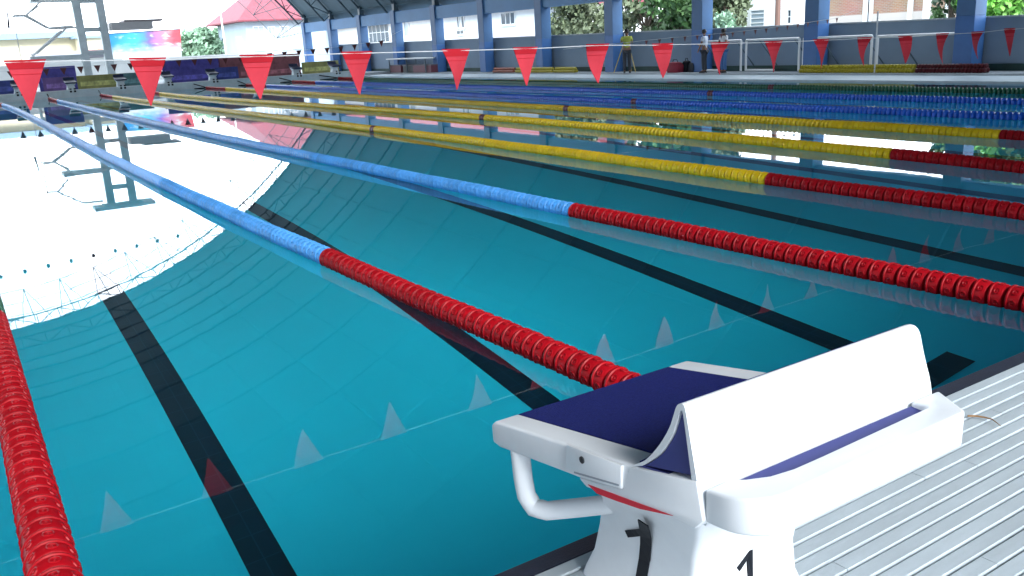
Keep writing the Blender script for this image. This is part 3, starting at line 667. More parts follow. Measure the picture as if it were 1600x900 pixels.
# ------------------------------------------------------------------ buildings beyond
GLASS = mat('window_glass', (0.30, 0.37, 0.42), 0.12, spec=0.8)
GLASSD = mat('dark_window_glass', (0.05, 0.07, 0.09), 0.12, spec=0.8)
FRAME = mat('window_frame', (0.70, 0.72, 0.72), 0.5)
REDT = mat('red_roof_tile', (0.165, 0.036, 0.05), 0.8, 0.2, 3.0)
PLAS = mat('white_plaster', (0.74, 0.76, 0.76), 0.85, 0.05, 0.8)
PBLUE = mat('pale_blue_plaster', (0.36, 0.44, 0.51), 0.85, 0.06, 0.6)
CREAM = mat('cream_plaster', (0.66, 0.60, 0.45), 0.85, 0.08, 0.5)
def window(root, org, ux, w_, h_, glass=GLASS, nx=2, nz=1, sill=True):
    """window in a wall whose outside is the -normal side; ux = unit vector along the wall, outward n = ux rotated -90"""
    ux = Vector(ux); n = Vector((ux.y, -ux.x, 0)); o_ = Vector(org); fr_ = MB()
    def bx(a0, a1, z0, z1, d0, d1, mb):
        pts = [o_ + ux*a0 + n*d0 + Vector((0,0,z0)), o_ + ux*a1 + n*d0 + Vector((0,0,z0)), o_ + ux*a1 + n*d0 + Vector((0,0,z1)), o_ + ux*a0 + n*d0 + Vector((0,0,z1))]
        mb.prism([tuple(q) for q in pts], tuple(n*(d1-d0)))
    t_ = 0.07
    bx(0, w_, 0, t_, 0.004, 0.07, fr_); bx(0, w_, h_-t_, h_, 0.004, 0.07, fr_); bx(0, t_, t_, h_-t_, 0.004, 0.069, fr_); bx(w_-t_, w_, t_, h_-t_, 0.004, 0.069, fr_)
    for i in range(1, nx): bx(w_*i/nx-0.03, w_*i/nx+0.03, t_, h_-t_, 0.004, 0.06, fr_)
    for i in range(1, nz): bx(t_, w_-t_, h_*i/nz-0.025, h_*i/nz+0.025, 0.005, 0.058, fr_)
    f = link('window', fr_.mesh('window', FRAME), root)
    pn = MB(); bx(t_, w_-t_, t_, h_-t_, 0.006, 0.025, pn); link('pane', pn.mesh('pane', glass), f)
    if sill: s_ = MB(); bx(-0.08, w_+0.08, -0.08, -0.002, 0.002, 0.14, s_); link('sill', s_.mesh('sill', FRAME), f)
    return f
# house with hipped red roof beyond the far right corner
HY = 88.0
ex = at_y(370, 33, HY)[0]; wx0 = at_y(386, 60, HY)[0]; wx1 = at_y(562, 50, HY)[0]
hs = tag(empty('house', (wx0, HY, 0)), 'pale blue house with a red hipped roof beyond the far corner of the pool', 'house')
Lh = wx1-wx0+4; ZE = 4.95
link('wall', MB().box(0, Lh, 0, 10, 0, ZE).mesh('wall', PBLUE), hs)
link('roof', MB().rings([[(-0.95, -1.0, ZE-0.12), (Lh+1, -1.0, ZE-0.12), (Lh+1, 11, ZE-0.12), (-0.95, 11, ZE-0.12)], [(-0.95, -1.0, ZE+0.02), (Lh+1, -1.0, ZE+0.02), (Lh+1, 11, ZE+0.02), (-0.95, 11, ZE+0.02)], [(4.6, 4.9, ZE+4.6), (Lh-4.5, 4.9, ZE+4.6), (Lh-4.5, 5.1, ZE+4.6), (4.6, 5.1, ZE+4.6)]]).mesh('roof', REDT), hs)
for u, w_, h_ in ((397, 1.1, 2.3), (420, 0.75, 2.2), (439, 0.9, 2.2), (457, 0.8, 2.0)):
    x = at_y(u, 60, HY)[0]-wx0; window(hs, (x, 0, 2.1), (1, 0, 0), w_, h_, GLASS, 2, 3)
# white slide-like prop beside the house
p = at_y(383, 80, 80); t = tag(empty('slide', (p[0], 80, 0)), 'white slanted slide beside the pale blue house', 'slide')
link('chute', MB().prism([(-0.5, 0, 3.3), (-0.2, 0, 3.3), (0.35, 0, 1.2), (0.05, 0, 1.0)], (0, 0.6, 0)).mesh('chute', PLAS), t); link('support', MB().box(0.0, 0.3, 0.1, 0.5, 0, 1.1).mesh('support', PLAS), t)
# white apartment row behind the side wall (seen through the openings)
WX = 36.0
wy0, wy1 = 47.0, 92.0
wbld = tag(empty('white_building', (WX, wy0, 0)), 'long white building with a red roof seen through the openings between the columns', 'building')
link('wall', MB().box(0, 8, 0, wy1-wy0, 0, 3.75).mesh('wall', PLAS), wbld)
link('wainscot', MB().box(-0.03, -0.002, 0, wy1-wy0, 0, 2.05).mesh('wainscot', mat('lilac_plaster', (0.62, 0.58, 0.64), 0.85)), wbld)
link('roof', MB().prism([(-0.6, -0.6, 3.85), (4.0, -0.6, 6.4), (8.6, -0.6, 3.85), (8.6, -0.6, 3.752), (-0.6, -0.6, 3.752)], (0, wy1-wy0+1.2, 0)).mesh('roof', REDT), wbld)
def wy(u, v): q = at_x(u, v, WX); return q[1]-wy0, q[2]
for (u0, v0, u1, v1, gl, nx, nz) in ((569, 58, 578, 45, GLASS, 2, 2), (575, 66, 610, 36, GLASSD, 5, 2), (631, 57, 641, 33, GLASS, 1, 1), (714, 44, 719, 24, GLASSD, 1, 1), (721, 44, 727, 24, GLASSD, 1, 1), (714, 54, 726, 47, GLASSD, 2, 1), (783, 38, 806, 20, GLASSD, 3, 1), (858, 50, 868, 20, GLASS, 2, 1), (490, 56, 508, 47, GLASSD, 4, 1)):
    ya_, za_ = wy(u1, v0); yb2, zb2 = wy(u0, v1); 
    window(wbld, (0, yb2, za_), (0, -1, 0), max(0.3, yb2-ya_), max(0.3, zb2-za_), gl, nx, nz)
# white house behind the wall (middle right)
def bld(name, label, u0, u1, X, h, m, depth=7, roof=None):
    y1_ = at_x(u0, 30, X)[1]; y0_ = at_x(u1, 30, X)[1]
    t_ = tag(empty(name, (X, y0_, 0)), label, 'building')
    link('wall', MB().box(0, depth, 0, y1_-y0_, 0, h).mesh('wall', m), t_)
    if roof: link('roof', MB().prism([(-0.7, -0.4, h-0.1), (depth/2, -0.4, h+1.7), (depth+0.7, -0.4, h-0.1), (depth+0.7, -0.4, h-0.25), (-0.7, -0.4, h-0.25)], (0, y1_-y0_+0.8, 0)).mesh('roof', roof), t_)
    return t_, y0_
wh, y0_ = bld('white_house', 'white plastered house with a grey framed window, left of the brick building', 1120, 1246, 35.0, 3.1, PLAS, 7)
def on(u, v, X, y0_): q = at_x(u, v, X); return q[1]-y0_, q[2]
for (u0, v0, u1, v1, gl, nx, nz) in ((1173, 42, 1196, 15, GLASS, 1, 4), (1231, 38, 1238, 14, GLASSD, 1, 2)):
    ya_, za_ = on(u1, v0, 35, y0_); yb2, zb2 = on(u0, v1, 35, y0_); window(wh, (0, yb2, za_), (0, -1, 0), yb2-ya_, zb2-za_, gl, nx, nz)
BRK = brick_mat('brick_wall', (0.46, 0.25, 0.16), (0.38, 0.20, 0.13), (0.42, 0.35, 0.29))
bb, y0_ = bld('brick_building', 'long brick building with white pilasters behind the side wall', 1243, 1487, 36.0, 3.25, BRK, 8)
for u in (1243.5, 1262, 1355, 1361, 1423, 1449, 1484):
    y_, _z = on(u, 25, 36, y0_); w2 = 0.10 if u in (1423, 1361, 1262) else 0.16
    link('pilaster', MB().box(-0.12, -0.003, y_-w2, y_+w2, 0, 3.1).mesh('pilaster', PLAS), bb)
link('parapet', MB().box(-0.2, 8.2, -0.2, 6.5, 3.252, 3.42).mesh('parapet', PLAS), bb)
y_, _z = on(1300, 35, 36, y0_)
link('plinth', MB().box(-0.06, -0.004, 0.3, 9.0, 0, 2.0).mesh('plinth', mat('plinth_render', (0.5, 0.46, 0.42), 0.9)), bb)
p = at_x(1215, 30, 33.0); t = tag(empty('utility_pole', (33.0, p[1], 0)), 'brown pole standing in front of the white house', 'pole')
link('shaft', MB().tube([(0, 0, 0), (0, 0, 6)], 0.12, 8).mesh('shaft', mat('brown_pole', (0.16, 0.09, 0.07), 0.8)), t)
# cream building, mural hoarding, brown stand at the far left
CYB = 95.0
p0 = at_y(-120, 60, CYB)[0]; p1 = at_y(128, 90, CYB)[0]
cb = tag(empty('cream_building', (p0, CYB, 0)), 'long cream building with a blue grey roof edge behind the diving tower', 'building')
link('wall', MB().box(0, p1-p0, 0, 10, 0, 4.2).mesh('wall', CREAM), cb)
link('roof', MB().box(-0.8, p1-p0+0.6, -1.0, 11, 4.2, 4.75).mesh('roof', mat('slate_blue_roof', (0.20, 0.30, 0.40), 0.6)), cb)
link('door', MB().box(p1-p0-0.9, p1-p0-0.35, -0.05, -0.002, 0.2, 2.4).mesh('door', mat('brown_door', (0.10, 0.07, 0.05), 0.6)), cb)
link('stripe', MB().box(0, p1-p0, -0.03, -0.002, 2.0, 2.25).mesh('stripe', mat('salmon_stripe', (0.75, 0.48, 0.38), 0.8)), cb)
x_ = at_y(150, 70, 92)[0]; t = tag(empty('kiosk', (x_-1.4, 92, 0)), 'small cream kiosk with a red band seen through the diving tower legs', 'kiosk')
link('wall', MB().box(0, 3.4, 0, 3, 0, 4.0).mesh('wall', CREAM), t); link('band', MB().box(0.2, 3.2, -0.04, -0.002, 2.35, 2.95).mesh('band', mat('red_band', (0.45, 0.10, 0.07), 0.7)), t); link('roof', MB().box(-0.4, 3.8, -0.4, 3.4, 4.0, 4.25).mesh('roof', mat('slate_blue_roof', (0.20, 0.30, 0.40), 0.6)), t)
x_ = at_y(62, 88, 80)[0]; t = tag(empty('low_shed', (x_, 80, 0)), 'low dark grey shed roof behind the left banner panels', 'shed')
link('wall', MB().box(0.1, 6.2, 0.1, 3, 0, 2.1).mesh('wall', PALEW), t); link('roof', MB().prism([(-0.3, -0.4, 2.1), (6.6, -0.4, 2.1), (6.6, 3.4, 2.5), (-0.3, 3.4, 2.5)], (0, 0, 0.28)).mesh('roof', mat('grey_sheet', (0.12, 0.12, 0.14), 0.6)), t)
# mural hoarding : plain colour fields
MY = 78.0
def mural_mat():
    mm = bpy.data.materials.new('mural_print'); mm.use_nodes = True; t_ = mm.node_tree; p_ = t_.nodes['Principled BSDF']
    tc = t_.nodes.new('ShaderNodeTexCoord'); sp = t_.nodes.new('ShaderNodeSeparateXYZ'); t_.links.new(tc.outputs['Generated'], sp.inputs[0])
    n = t_.nodes.new('ShaderNodeTexNoise'); n.inputs['Scale'].default_value = 4.5; n.inputs['Detail'].default_value = 3; t_.links.new(tc.outputs['Generated'], n.inputs['Vector'])
    ad = t_.nodes.new('ShaderNodeMath'); ad.operation = 'MULTIPLY_ADD'; ad.inputs[1].default_value = 0.26; t_.links.new(n.outputs['Fac'], ad.inputs[0])
    sb = t_.nodes.new('ShaderNodeMath'); sb.operation = 'SUBTRACT'; sb.inputs[1].default_value = 0.13; t_.links.new(sp.outputs['X'], sb.inputs[0]); t_.links.new(sb.outputs[0], ad.inputs[2])
    rp_ = t_.nodes.new('ShaderNodeValToRGB'); el = rp_.color_ramp.elements
    el[0].position = 0; el[0].color = (0.03, 0.25, 0.70, 1); el[1].position = 1; el[1].color = (0.75, 0.10, 0.12, 1)
    for ps, c_ in ((0.2, (0.08, 0.50, 0.85)), (0.36, (0.10, 0.62, 0.85)), (0.50, (0.16, 0.42, 0.85)), (0.58, (0.32, 0.20, 0.62)), (0.66, (0.70, 0.28, 0.50)), (0.8, (0.80, 0.35, 0.38)), (0.9, (0.72, 0.12, 0.16))):
        e = el.new(ps); e.color = (*c_, 1)
    t_.links.new(ad.outputs[0], rp_.inputs[0])
    n2 = t_.nodes.new('ShaderNodeTexNoise'); n2.inputs['Scale'].default_value = 7; n2.inputs['Detail'].default_value = 2; t_.links.new(tc.outputs['Generated'], n2.inputs['Vector'])
    r2 = t_.nodes.new('ShaderNodeValToRGB'); r2.color_ramp.elements[0].position = 0.58; r2.color_ramp.elements[1].position = 0.70
    t_.links.new(n2.outputs['Fac'], r2.inputs[0])
    mx = t_.nodes.new('ShaderNodeMixRGB'); mx.inputs[2].default_value = (0.75, 0.85, 0.88, 1); t_.links.new(r2.outputs[0], mx.inputs[0]); t_.links.new(rp_.outputs[0], mx.inputs[1])
    mz = t_.nodes.new('ShaderNodeMath'); mz.operation = 'MULTIPLY_ADD'; mz.inputs[1].default_value = -0.5; t_.links.new(n.outputs['Fac'], mz.inputs[0]); t_.links.new(sp.outputs['Z'], mz.inputs[2])
    rz_ = t_.nodes.new('ShaderNodeValToRGB'); rz_.color_ramp.elements[0].position = 0.02; rz_.color_ramp.elements[0].color = (1, 1, 1, 1); rz_.color_ramp.elements[1].position = 0.28; rz_.color_ramp.elements[1].color = (0, 0, 0, 1)
    t_.links.new(mz.outputs[0], rz_.inputs[0]); m3 = t_.nodes.new('ShaderNodeMixRGB'); m3.inputs[2].default_value = (0.80, 0.86, 0.88, 1)
    t_.links.new(rz_.outputs[0], m3.inputs[0]); t_.links.new(mx.outputs[0], m3.inputs[1])
    t_.links.new(m3.outputs[0], p_.inputs['Base Color']); p_.inputs['Roughness'].default_value = 0.6
    return mm
ml = at_y(170, 70, MY); mr = at_y(284, 70, MY)
mu = tag(empty('mural_hoarding', (ml[0], MY, 0)), 'colourful mural hoarding fading from blue through cyan to pink and red', 'mural')
def mq(u, v): q = at_y(u, v, MY); return (q[0]-ml[0], 0, q[2])
link('print', MB().prism([mq(170,92), mq(284,91), mq(282,45), mq(170,53)], (0, 0.12, 0)).mesh('print', mural_mat()), mu)
link('frame_rail', MB().prism([mq(168,54), mq(284,46), mq(284,44.5), mq(168,52)], (0, 0.2, 0)).mesh('frame_rail', mat('blue_rail', (0.40, 0.65, 0.85), 0.6)), mu)
for u in (172, 228, 280): q = mq(u, 90); link('post', MB().box(q[0]-0.06, q[0]+0.06, 0.13, 0.3, 0, 2.8).mesh('post', CABLE), mu)
p = at_y(350, 60, 84); t = tag(empty('lamp_post', (p[0], 84, 0)), 'tall thin pale post in front of the trees left of the pale blue house', 'post')
link('shaft', MB().tube([(0, 0, 0), (0, 0, 6.2)], [0.10, 0.06], 8).mesh('shaft', FRAME), t)

# ------------------------------------------------------------------ trees
BARK = mat('bark', (0.10, 0.075, 0.055), 0.9, 0.3, 8)
def leafm(name, c): 
    mm = mat(name, c, 0.6, 0.55, 0.9, detail=4); p_ = mm.node_tree.nodes['Principled BSDF']; p_.inputs['Subsurface Weight'].default_value = 0.0
    return mm
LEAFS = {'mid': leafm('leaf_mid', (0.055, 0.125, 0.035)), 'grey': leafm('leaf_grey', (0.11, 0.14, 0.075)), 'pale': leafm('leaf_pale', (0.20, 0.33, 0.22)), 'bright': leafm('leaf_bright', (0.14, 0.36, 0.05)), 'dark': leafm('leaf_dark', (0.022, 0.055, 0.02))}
def tree(label, loc, h, cr, ch, kind, nleaf=2600, lsize=0.16, name='tree', base=None, cat='tree'):
    t_ = tag(empty(name, loc), label, cat, 'trees and shrubs beyond the walls')
    rr = random.Random(hash((round(loc[0], 2), round(loc[1], 2))) & 0xffff)
    th = h-ch*0.75
    tb = MB().tube([(0, 0, 0), (rr.uniform(-.1, .1), rr.uniform(-.1, .1), th*0.5), (rr.uniform(-.2, .2), rr.uniform(-.2, .2), th)], [0.05*h/2+0.05, 0.04*h/2+0.04, 0.03*h/2+0.03], 8)
    cl = []
    nb = 15
    for i in range(nb):
        th_ = rr.uniform(0, 6.283); rad = cr*math.sqrt(rr.random())*0.78; z = h-ch + ch*rr.uniform(0.10, 0.86)
        e = 1-abs((z-(h-ch*0.55))/(ch*0.6))**2; rad *= max(0.35, e)
        c_ = Vector((rad*math.cos(th_), rad*math.sin(th_), z)); cl.append((c_, cr*rr.uniform(0.26, 0.46)))
        tb.tube([(0, 0, th*0.85), tuple(c_*0.55 + Vector((0, 0, th*0.42))), tuple(c_)], [0.02*h/2+0.02, 0.02, 0.008], 5)
    link('trunk', tb.mesh('trunk', BARK), t_)
    n_ = nleaf; V = np.zeros((n_*4, 3)); 
    for i in range(n_):
        c_, r_ = cl[rr.randrange(nb)]
        d_ = Vector((rr.gauss(0, 1), rr.gauss(0, 1), rr.gauss(0, 0.8))); d_.normalize(); p_ = c_ + d_*r_*(rr.random()**0.45)*Vector((1, 1, 1)).length/1.732
        s = lsize*rr.uniform(0.6, 1.5); a_ = Vector((rr.gauss(0, 1), rr.gauss(0, 1), rr.gauss(0, 1))).normalized(); b_ = a_.orthogonal().normalized(); c2 = a_.cross(b_)
        V[i*4] = p_ + b_*s; V[i*4+1] = p_ + c2*s*0.55; V[i*4+2] = p_ - b_*s; V[i*4+3] = p_ - c2*s*0.55
    me_ = bpy.data.meshes.new('crown'); me_.from_pydata([tuple(v) for v in V], [], [(i*4, i*4+1, i*4+2, i*4+3) for i in range(n_)]); me_.materials.append(LEAFS[kind])
    link('crown', me_, t_)
    return t_
p = at_x(905, 25, 31); tree('grey green bushy tree over the side wall, left of the yellow vest', (31, p[1], 0), 4.3, 2.6, 3.2, 'grey', 5200, 0.15)
p = at_x(1010, 25, 31); tree('tall dark brownish tree just right of the yellow vest', (31, p[1], 0), 5.5, 1.7, 4.6, 'grey', 3500, 0.14)
p = at_x(1045, 25, 30); tree('bright green leafy tree between the two middle columns', (30.2, p[1]-0.4, 0), 5.0, 2.1, 4.2, 'mid', 6000, 0.15)
p = at_x(1080, 20, 33); tree('dark tree behind the bright green one between the middle columns', (33.5, p[1], 0), 5.6, 2.3, 4.8, 'mid', 4500, 0.16)
p = at_x(1135, 20, 31); tree('greyish loose tree in front of the left side of the white house', (31.2, p[1], 0), 4.9, 1.4, 3.7, 'grey', 3400, 0.12)
p = at_x(1145, 40, 30); tree('low pale shrub at the wall in front of the white house', (30, p[1], 0), 2.4, 1.0, 1.4, 'pale', 1500, 0.10, 'shrub', cat='shrub')
p = at_x(1492, 30, 30); tree('narrow green plant beside the last white pilaster of the brick building', (30, p[1]+0.2, 0), 3.2, 0.6, 2.4, 'mid', 1200, 0.10, 'shrub', cat='shrub')
p = at_x(1570, 20, 31); tree('bright lime green plant behind the side wall at the right edge', (30.2, p[1]+0.1, 0), 2.9, 1.0, 1.8, 'bright', 2200, 0.13, 'shrub', cat='shrub')
p = at_x(1560, 10, 34); tree('dark tree at the right edge behind the lime green plant', (34, p[1], 0), 4.6, 2.2, 4.0, 'dark', 4200, 0.16)
p = at_x(1640, 10, 32); tree('dense green tree outside the right edge of the photo', (32, p[1], 0), 5.0, 2.2, 4.2, 'mid', 3000, 0.16)
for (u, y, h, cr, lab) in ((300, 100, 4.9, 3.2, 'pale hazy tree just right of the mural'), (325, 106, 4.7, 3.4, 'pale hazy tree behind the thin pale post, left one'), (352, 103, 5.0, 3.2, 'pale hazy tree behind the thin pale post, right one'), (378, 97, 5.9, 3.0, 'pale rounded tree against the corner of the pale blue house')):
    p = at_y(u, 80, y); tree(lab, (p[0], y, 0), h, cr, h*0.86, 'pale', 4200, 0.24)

# ------------------------------------------------------------------ people and kit on the side deck
SKIN = mat('brown_skin', (0.20, 0.10, 0.06), 0.6); HAIR = mat('black_hair', (0.012, 0.010, 0.010), 0.6)
def skin_body(name, joints, edges, root_i, m, parent, sub=2):
    me_ = bpy.data.meshes.new(name); me_.from_pydata([j[:3] for j in joints], edges, []); o = link(name, me_, parent)
    md = o.modifiers.new('skin', 'SKIN'); md.use_smooth_shade = True
    sv = me_.skin_vertices[0].data
    for i, j in enumerate(joints): sv[i].radius = (j[3], j[4] if len(j) > 4 else j[3]); sv[i].use_root = (i == root_i)
    s = o.modifiers.new('sub', 'SUBSURF'); s.levels = sub; s.render_levels = sub
    me_.materials.append(m); return o
def person(label, loc, rz, h, shirt, trousers, arms, sit=False, lean=0.0):
    k = h/1.72
    t_ = tag(empty('person', loc, rz), label, 'person')
    J = lambda x, y, z, r, r2=None: (x*k, y*k, z*k, r*k, (r2 or r)*k)
    # body: one continuous skin (facing +y)
    aL, aR = arms
    jt = [J(0, 0, 0.95, 0.13, 0.10), J(0, lean*0.3, 1.15, 0.125, 0.09), J(0, lean*0.7, 1.36, 0.15, 0.10), J(0, lean, 1.46, 0.055), J(0, lean+0.02, 1.54, 0.055), J(0, lean+0.035, 1.61, 0.085, 0.095), J(0, lean+0.03, 1.68, 0.06, 0.07)]
    ed = [(0,1), (1,2), (2,3), (3,4), (4,5), (5,6)]
    for s, arm in ((-1, aL), (1, aR)):
        b0 = len(jt); jt += [J(s*0.17, lean*0.9, 1.40, 0.058), J(*arm[0], 0.042), J(*arm[1], 0.032), J(*arm[2], 0.036, 0.02)]; ed += [(2, b0), (b0, b0+1), (b0+1, b0+2), (b0+2, b0+3)]
        for f in range(3):
            dv = Vector(arm[2])-Vector(arm[1]); dv.normalize(); off = dv.orthogonal().normalized()*(f-1)*0.02
            e = Vector(arm[2]) + dv*0.07 + off; jt.append(J(e.x, e.y, e.z, 0.009)); ed.append((b0+3, len(jt)-1))
    for s in (-1, 1):
        b0 = len(jt); jt += [J(s*0.09, 0, 0.88, 0.085), J(s*0.10, 0.02, 0.50, 0.058), J(s*0.105, -0.01, 0.10, 0.04), J(s*0.11, 0.13, 0.035, 0.038, 0.03)]; ed += [(0, b0), (b0, b0+1), (b0+1, b0+2), (b0+2, b0+3)]
    skin_body('body', jt, ed, 0, SKIN, t_)
    # shirt
    js = [J(0, 0, 0.90, 0.155, 0.12), J(0, lean*0.3, 1.15, 0.145, 0.108), J(0, lean*0.7, 1.36, 0.168, 0.115), J(0, lean*0.95, 1.43, 0.075)]; es = [(0,1), (1,2), (2,3)]
    for s, arm in ((-1, aL), (1, aR)):
        b0 = len(js); mid = (Vector((s*0.17, lean*0.9, 1.40))*0.3+Vector(arm[0])*0.7); js += [J(s*0.175, lean*0.9, 1.40, 0.072), J(mid.x, mid.y, mid.z, 0.062)]; es += [(2, b0), (b0, b0+1)]
    skin_body('shirt', js, es, 0, shirt, t_, 1)
    jp = [J(0, 0, 0.92, 0.142, 0.112)]; ep = []
    for s in (-1, 1):
        b0 = len(jp); jp += [J(s*0.09, 0, 0.84, 0.10), J(s*0.10, 0.02, 0.50, 0.075), J(s*0.105, -0.01, 0.09, 0.062)]; ep += [(0, b0), (b0, b0+1), (b0+1, b0+2)]
    skin_body('trousers', jp, ep, 0, trousers, t_, 1)
    hz = 1.61*k
    hb = MB().lathe([(0.02*k, 0.125*k), (0.07*k, 0.115*k), (0.098*k, 0.06*k), (0.102*k, 0.01*k), (0.094*k, -0.03*k)], 12, 'Z', Matrix.Translation((0, (lean+0.012)*k, hz)) @ Matrix.Rotation(R(-14), 4, 'X'))
    link('hair', hb.mesh('hair', HAIR, True), t_)
    for s in (-1, 1):
        link('shoe', MB().rings([[(s*0.11*k+0.045*k*math.cos(a)*w_, (0.06+0.13*math.sin(a)*l_)*k, z*k) for a in np.linspace(0, 6.283, 11)[:-1]] for z, w_, l_ in ((0.0, 1, 1), (0.04, 1.0, 0.95), (0.075, 0.8, 0.6))]).mesh('shoe', HAIR, True), t_)
    return t_
def arm(*p): return [Vector(q) for q in p]
Z2 = 0.10
def sidepos(u, X): q = at_x(u, 70, X); return q[1]
VX = 24.75
y_ = sidepos(972, VX)
zf = at_x(972, 105, VX)[2]; zh = at_x(972, 37, VX)[2]
VEST = mat('yellow_green_vest', (0.32, 0.36, 0.06), 0.8, 0.3, 8); DKT = mat('dark_trousers', (0.03, 0.035, 0.045), 0.8)
pp = person('person in a yellow green vest standing behind a surveying tripod, back to the wall', (VX+0.3, y_+0.05, 0.10), R(-38), min(1.8, max(1.5, (zh-0.05))), VEST, DKT, (arm((-0.22, 0.16, 1.22), (-0.10, 0.36, 1.38), (-0.05, 0.42, 1.43)), arm((0.24, 0.12, 1.18), (0.16, 0.34, 1.30), (0.10, 0.42, 1.40))), lean=0.03)
tq = sidepos(979, VX+0.9)
t = tag(empty('survey_tripod', (VX+0.9, tq, 0.10)), 'yellow legged surveying tripod with a pale instrument on top', 'tripod')
YLEG = mat('tripod_yellow', (0.45, 0.36, 0.14), 0.6)
for k in range(3):
    a_ = R(30+120*k); link('leg', MB().tube([(0.05*math.cos(a_), 0.05*math.sin(a_), 1.42), (0.58*math.cos(a_), 0.58*math.sin(a_), 0)], 0.022, 6).mesh('leg', YLEG), t)
link('head', MB().lathe([(0.09, 1.40), (0.09, 1.46)], 12, 'Z').mesh('head', YLEG), t)
link('instrument', MB().lathe([(0.05, 1.462), (0.09, 1.50), (0.10, 1.62), (0.07, 1.72), (0.03, 1.74)], 10, 'Z').mesh('instrument', FRAME, True), t)
link('lens', MB().lathe([(0.035, -0.14), (0.045, 0.1)], 10, 'Y', Matrix.Translation((0, 0, 1.60))).mesh('lens', BLACK), t)
y_ = sidepos(1092, 24.9)
person('person in a pale shirt and dark trousers standing by the column near the red bag', (25.2, y_, 0.10), R(20), 1.62, mat('pale_shirt', (0.45, 0.50, 0.58), 0.8), DKT, (arm((-0.24, 0.03, 1.16), (-0.24, 0.14, 0.95), (-0.23, 0.17, 0.88)), arm((0.22, 0.1, 1.18), (0.08, 0.24, 1.12), (0.02, 0.26, 1.12))))
y_ = sidepos(1119, 24.9)
person('person in a white shirt and blue trousers next to the pale shirted person', (25.3, y_, 0.10), R(80), 1.62, mat('white_shirt', (0.62, 0.63, 0.66), 0.8), mat('blue_trousers', (0.05, 0.13, 0.30), 0.8), (arm((-0.24, 0.08, 1.18), (-0.10, 0.26, 1.14), (-0.03, 0.30, 1.15)), arm((0.24, 0.06, 1.18), (0.12, 0.26, 1.12), (0.05, 0.30, 1.13))))
def bag(label, u, X, m, w_, d_, h_):
    y_ = sidepos(u, X); t_ = tag(empty('bag', (X, y_, 0.10)), label, 'bag')
    link('body', MB().rings([[(d_*c*s/2, w_*d*s/2, z*h_) for c, d in ((-1,-0.8),(-0.8,-1),(0.8,-1),(1,-0.8),(1,0.8),(0.8,1),(-0.8,1),(-1,0.8))] for z, s in ((0, 0.92), (0.25, 1), (0.7, 0.95), (0.92, 0.75), (1.0, 0.4))]).mesh('body', m, True), t_)
    link('strap', MB().tube([(0, -w_*0.25, h_*0.9), (0, -w_*0.15, h_*1.2), (0, w_*0.15, h_*1.2), (0, w_*0.25, h_*0.9)], 0.015, 6).mesh('strap', BLACK), t_)
bag('dark red duffel bag lying on the side deck left of the pale shirted person', 1055, 25.5, mat('dark_red_cloth', (0.20, 0.012, 0.03), 0.8), 0.65, 0.4, 0.42)
bag('black rucksack on the deck next to the red bag', 1073, 25.8, BLACK, 0.32, 0.3, 0.45)
bag('small black pack against the white goal post', 1083, 25.8, DKT, 0.30, 0.3, 0.38)
# small water polo goals stored along the wall
GW = mat('white_goal_tube', (0.70, 0.72, 0.73), 0.45)
def goal(label, u0, u1, X, h=0.86):
    y1_ = sidepos(u0, X); y0_ = sidepos(u1, X); L = y1_-y0_
    t_ = tag(empty('goal_frame', (X, y0_, 0.14)), label, 'goal', 'white goal frames stored on the side deck')
    r_ = 0.04
    for yy in (0, L): link('post', MB().tube([(0, yy, 0), (0, yy, h)], r_, 8).mesh('post', GW), t_)
    link('crossbar', MB().tube([(0, 0, h), (0, L, h)], r_*1.02, 8).mesh('crossbar', GW), t_)
    link('base_bar', MB().tube([(0, L, 0.03), (0, L*0.45, 0.03)], r_, 8).mesh('base_bar', GW), t_)
    for yy in (L*0.1, L*0.75): link('stay', MB().tube([(0.05, yy, h*0.97), (0.75, yy-0.35, 0.02)], 0.022, 6).mesh('stay', STEEL), t_)
    nt_ = MB()
    return t_
for u0, u1, lab in ((1082, 1158, 'white goal frame behind the two people'), (1166, 1249, 'white goal frame between the people and the column before the brick wall'), (1256, 1362, 'white goal frame standing in front of the column before the brick wall'), (1371, 1505, 'rightmost white goal frame, left of the last column')):
    hh = at_x(u0, {1082: 66, 1166: 63, 1256: 60, 1371: 57}[u0], 25.75)[2] - 0.14
    goal(lab, u0, u1, 25.75, max(0.9, hh))
p = at_x(1367, 100, 25.2); t = tag(empty('deck_pole', (25.2, p[1], 0.10)), 'thin upright pale pole on the side deck in front of the brick building', 'pole')
link('shaft', MB().tube([(0, 0, 0), (0, 0, at_x(1367, 18, 25.2)[2]-0.1)], 0.025, 6).mesh('shaft', CORD), t)
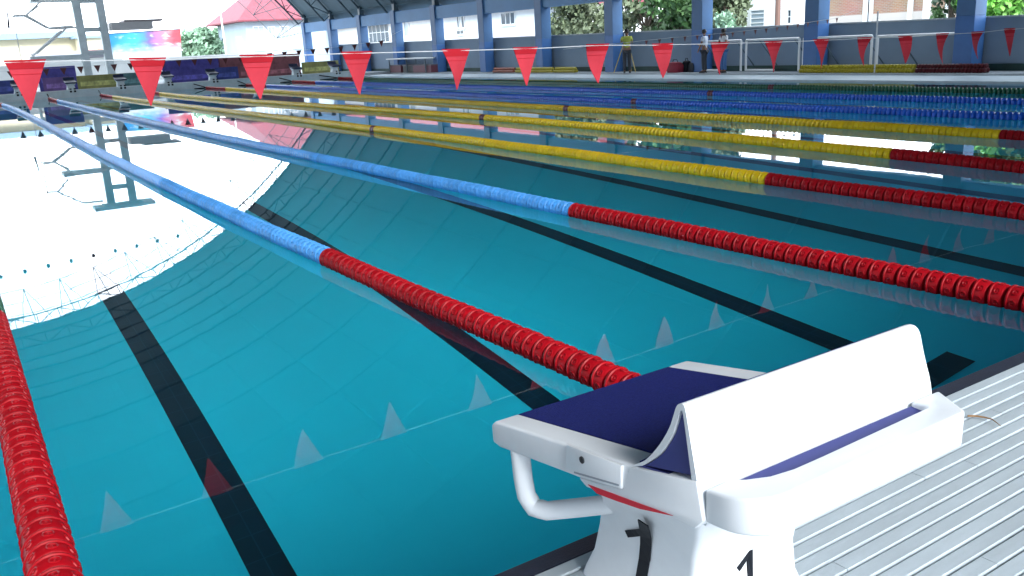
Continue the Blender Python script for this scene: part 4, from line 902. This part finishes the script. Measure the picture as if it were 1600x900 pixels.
# spare lane ropes laid on the side deck
def spare(label, runs, X, vm):
    t_ = tag(empty('spare_rope', (X, sidepos(runs[0][0], X), 0.10)), label, 'lane rope', 'spare lane ropes lying on the side deck')
    for u0, u1, m in runs:
        ya_, yb3 = at_x(u1, vm, X)[1], at_x(u0, vm, X)[1]
        for row, (dx, dz) in enumerate(((0, 0.07), (0.15, 0.07), (0.075, 0.195))):
            b_ = MB(); y2 = ya_
            while y2 < yb3 - 0.05:
                b_.lathe([(0.03, -0.05), (0.07, -0.03), (0.07, 0.03), (0.03, 0.05)], 8, 'Y', Matrix.Translation((dx, y2+0.05-t_.location.y, dz))); y2 += 0.11
            o_ = link('float_run', b_.mesh('float_run', m), t_); o_['kind'] = 'stuff'
DYEL = mat('dull_yellow_float', (0.36, 0.30, 0.015), 0.45)
spare('spare yellow and red lane rope lying on the side deck near the goals', [(1250, 1290, DYEL), (1294, 1428, DYEL), (1430, 1541, mat('maroon_float', (0.07, 0.004, 0.008), 0.4))], 25.25, 112)
spare('spare red and yellow lane rope lying on the far part of the side deck', [(770, 802, mat('dull_red_float', (0.25, 0.05, 0.02), 0.4)), (806, 862, DYEL), (866, 898, DYEL)], 25.25, 106)
# table with crates near the far end of the wall
y1_ = sidepos(612, 25.6); y0_ = sidepos(676, 25.6)
t = tag(empty('table', (25.5, y0_, 0.10)), 'long white topped table by the wall near the far end', 'table')
link('table_top', MB().box(-0.4, 0.4, 0, y1_-y0_, 0.82, 0.88).mesh('table_top', PLAS), t)
for yy in (0.3, (y1_-y0_)/2, y1_-y0_-0.3):
    for xx in (-0.33, 0.33): link('leg', MB().box(xx-0.03, xx+0.03, yy-0.03, yy+0.03, 0, 0.818).mesh('leg', STEEL), t)
for i, (u, w_, lab) in enumerate(((620, 1.6, 'dark red crate under the white table, left one'), (640, 1.4, 'black crate under the middle of the white table'), (662, 2.4, 'dark red crate under the white table, right one'))):
    yy = sidepos(u, 25.5); t2 = tag(empty('crate', (25.5, yy-w_/2, 0.10)), lab, 'crate')
    link('body', MB().box(-0.25, 0.25, 0, w_, 0, 0.42).mesh('body', [mat('crate_red', (0.12, 0.03, 0.05), 0.6), mat('crate_black', (0.02, 0.025, 0.03), 0.6)][i % 2], bevel=0.02), t2)
    link('rim', MB().box(-0.28, 0.28, -0.03, w_+0.03, 0.422, 0.48).mesh('rim', mat('crate_rim', (0.10, 0.09, 0.11), 0.6)), t2)
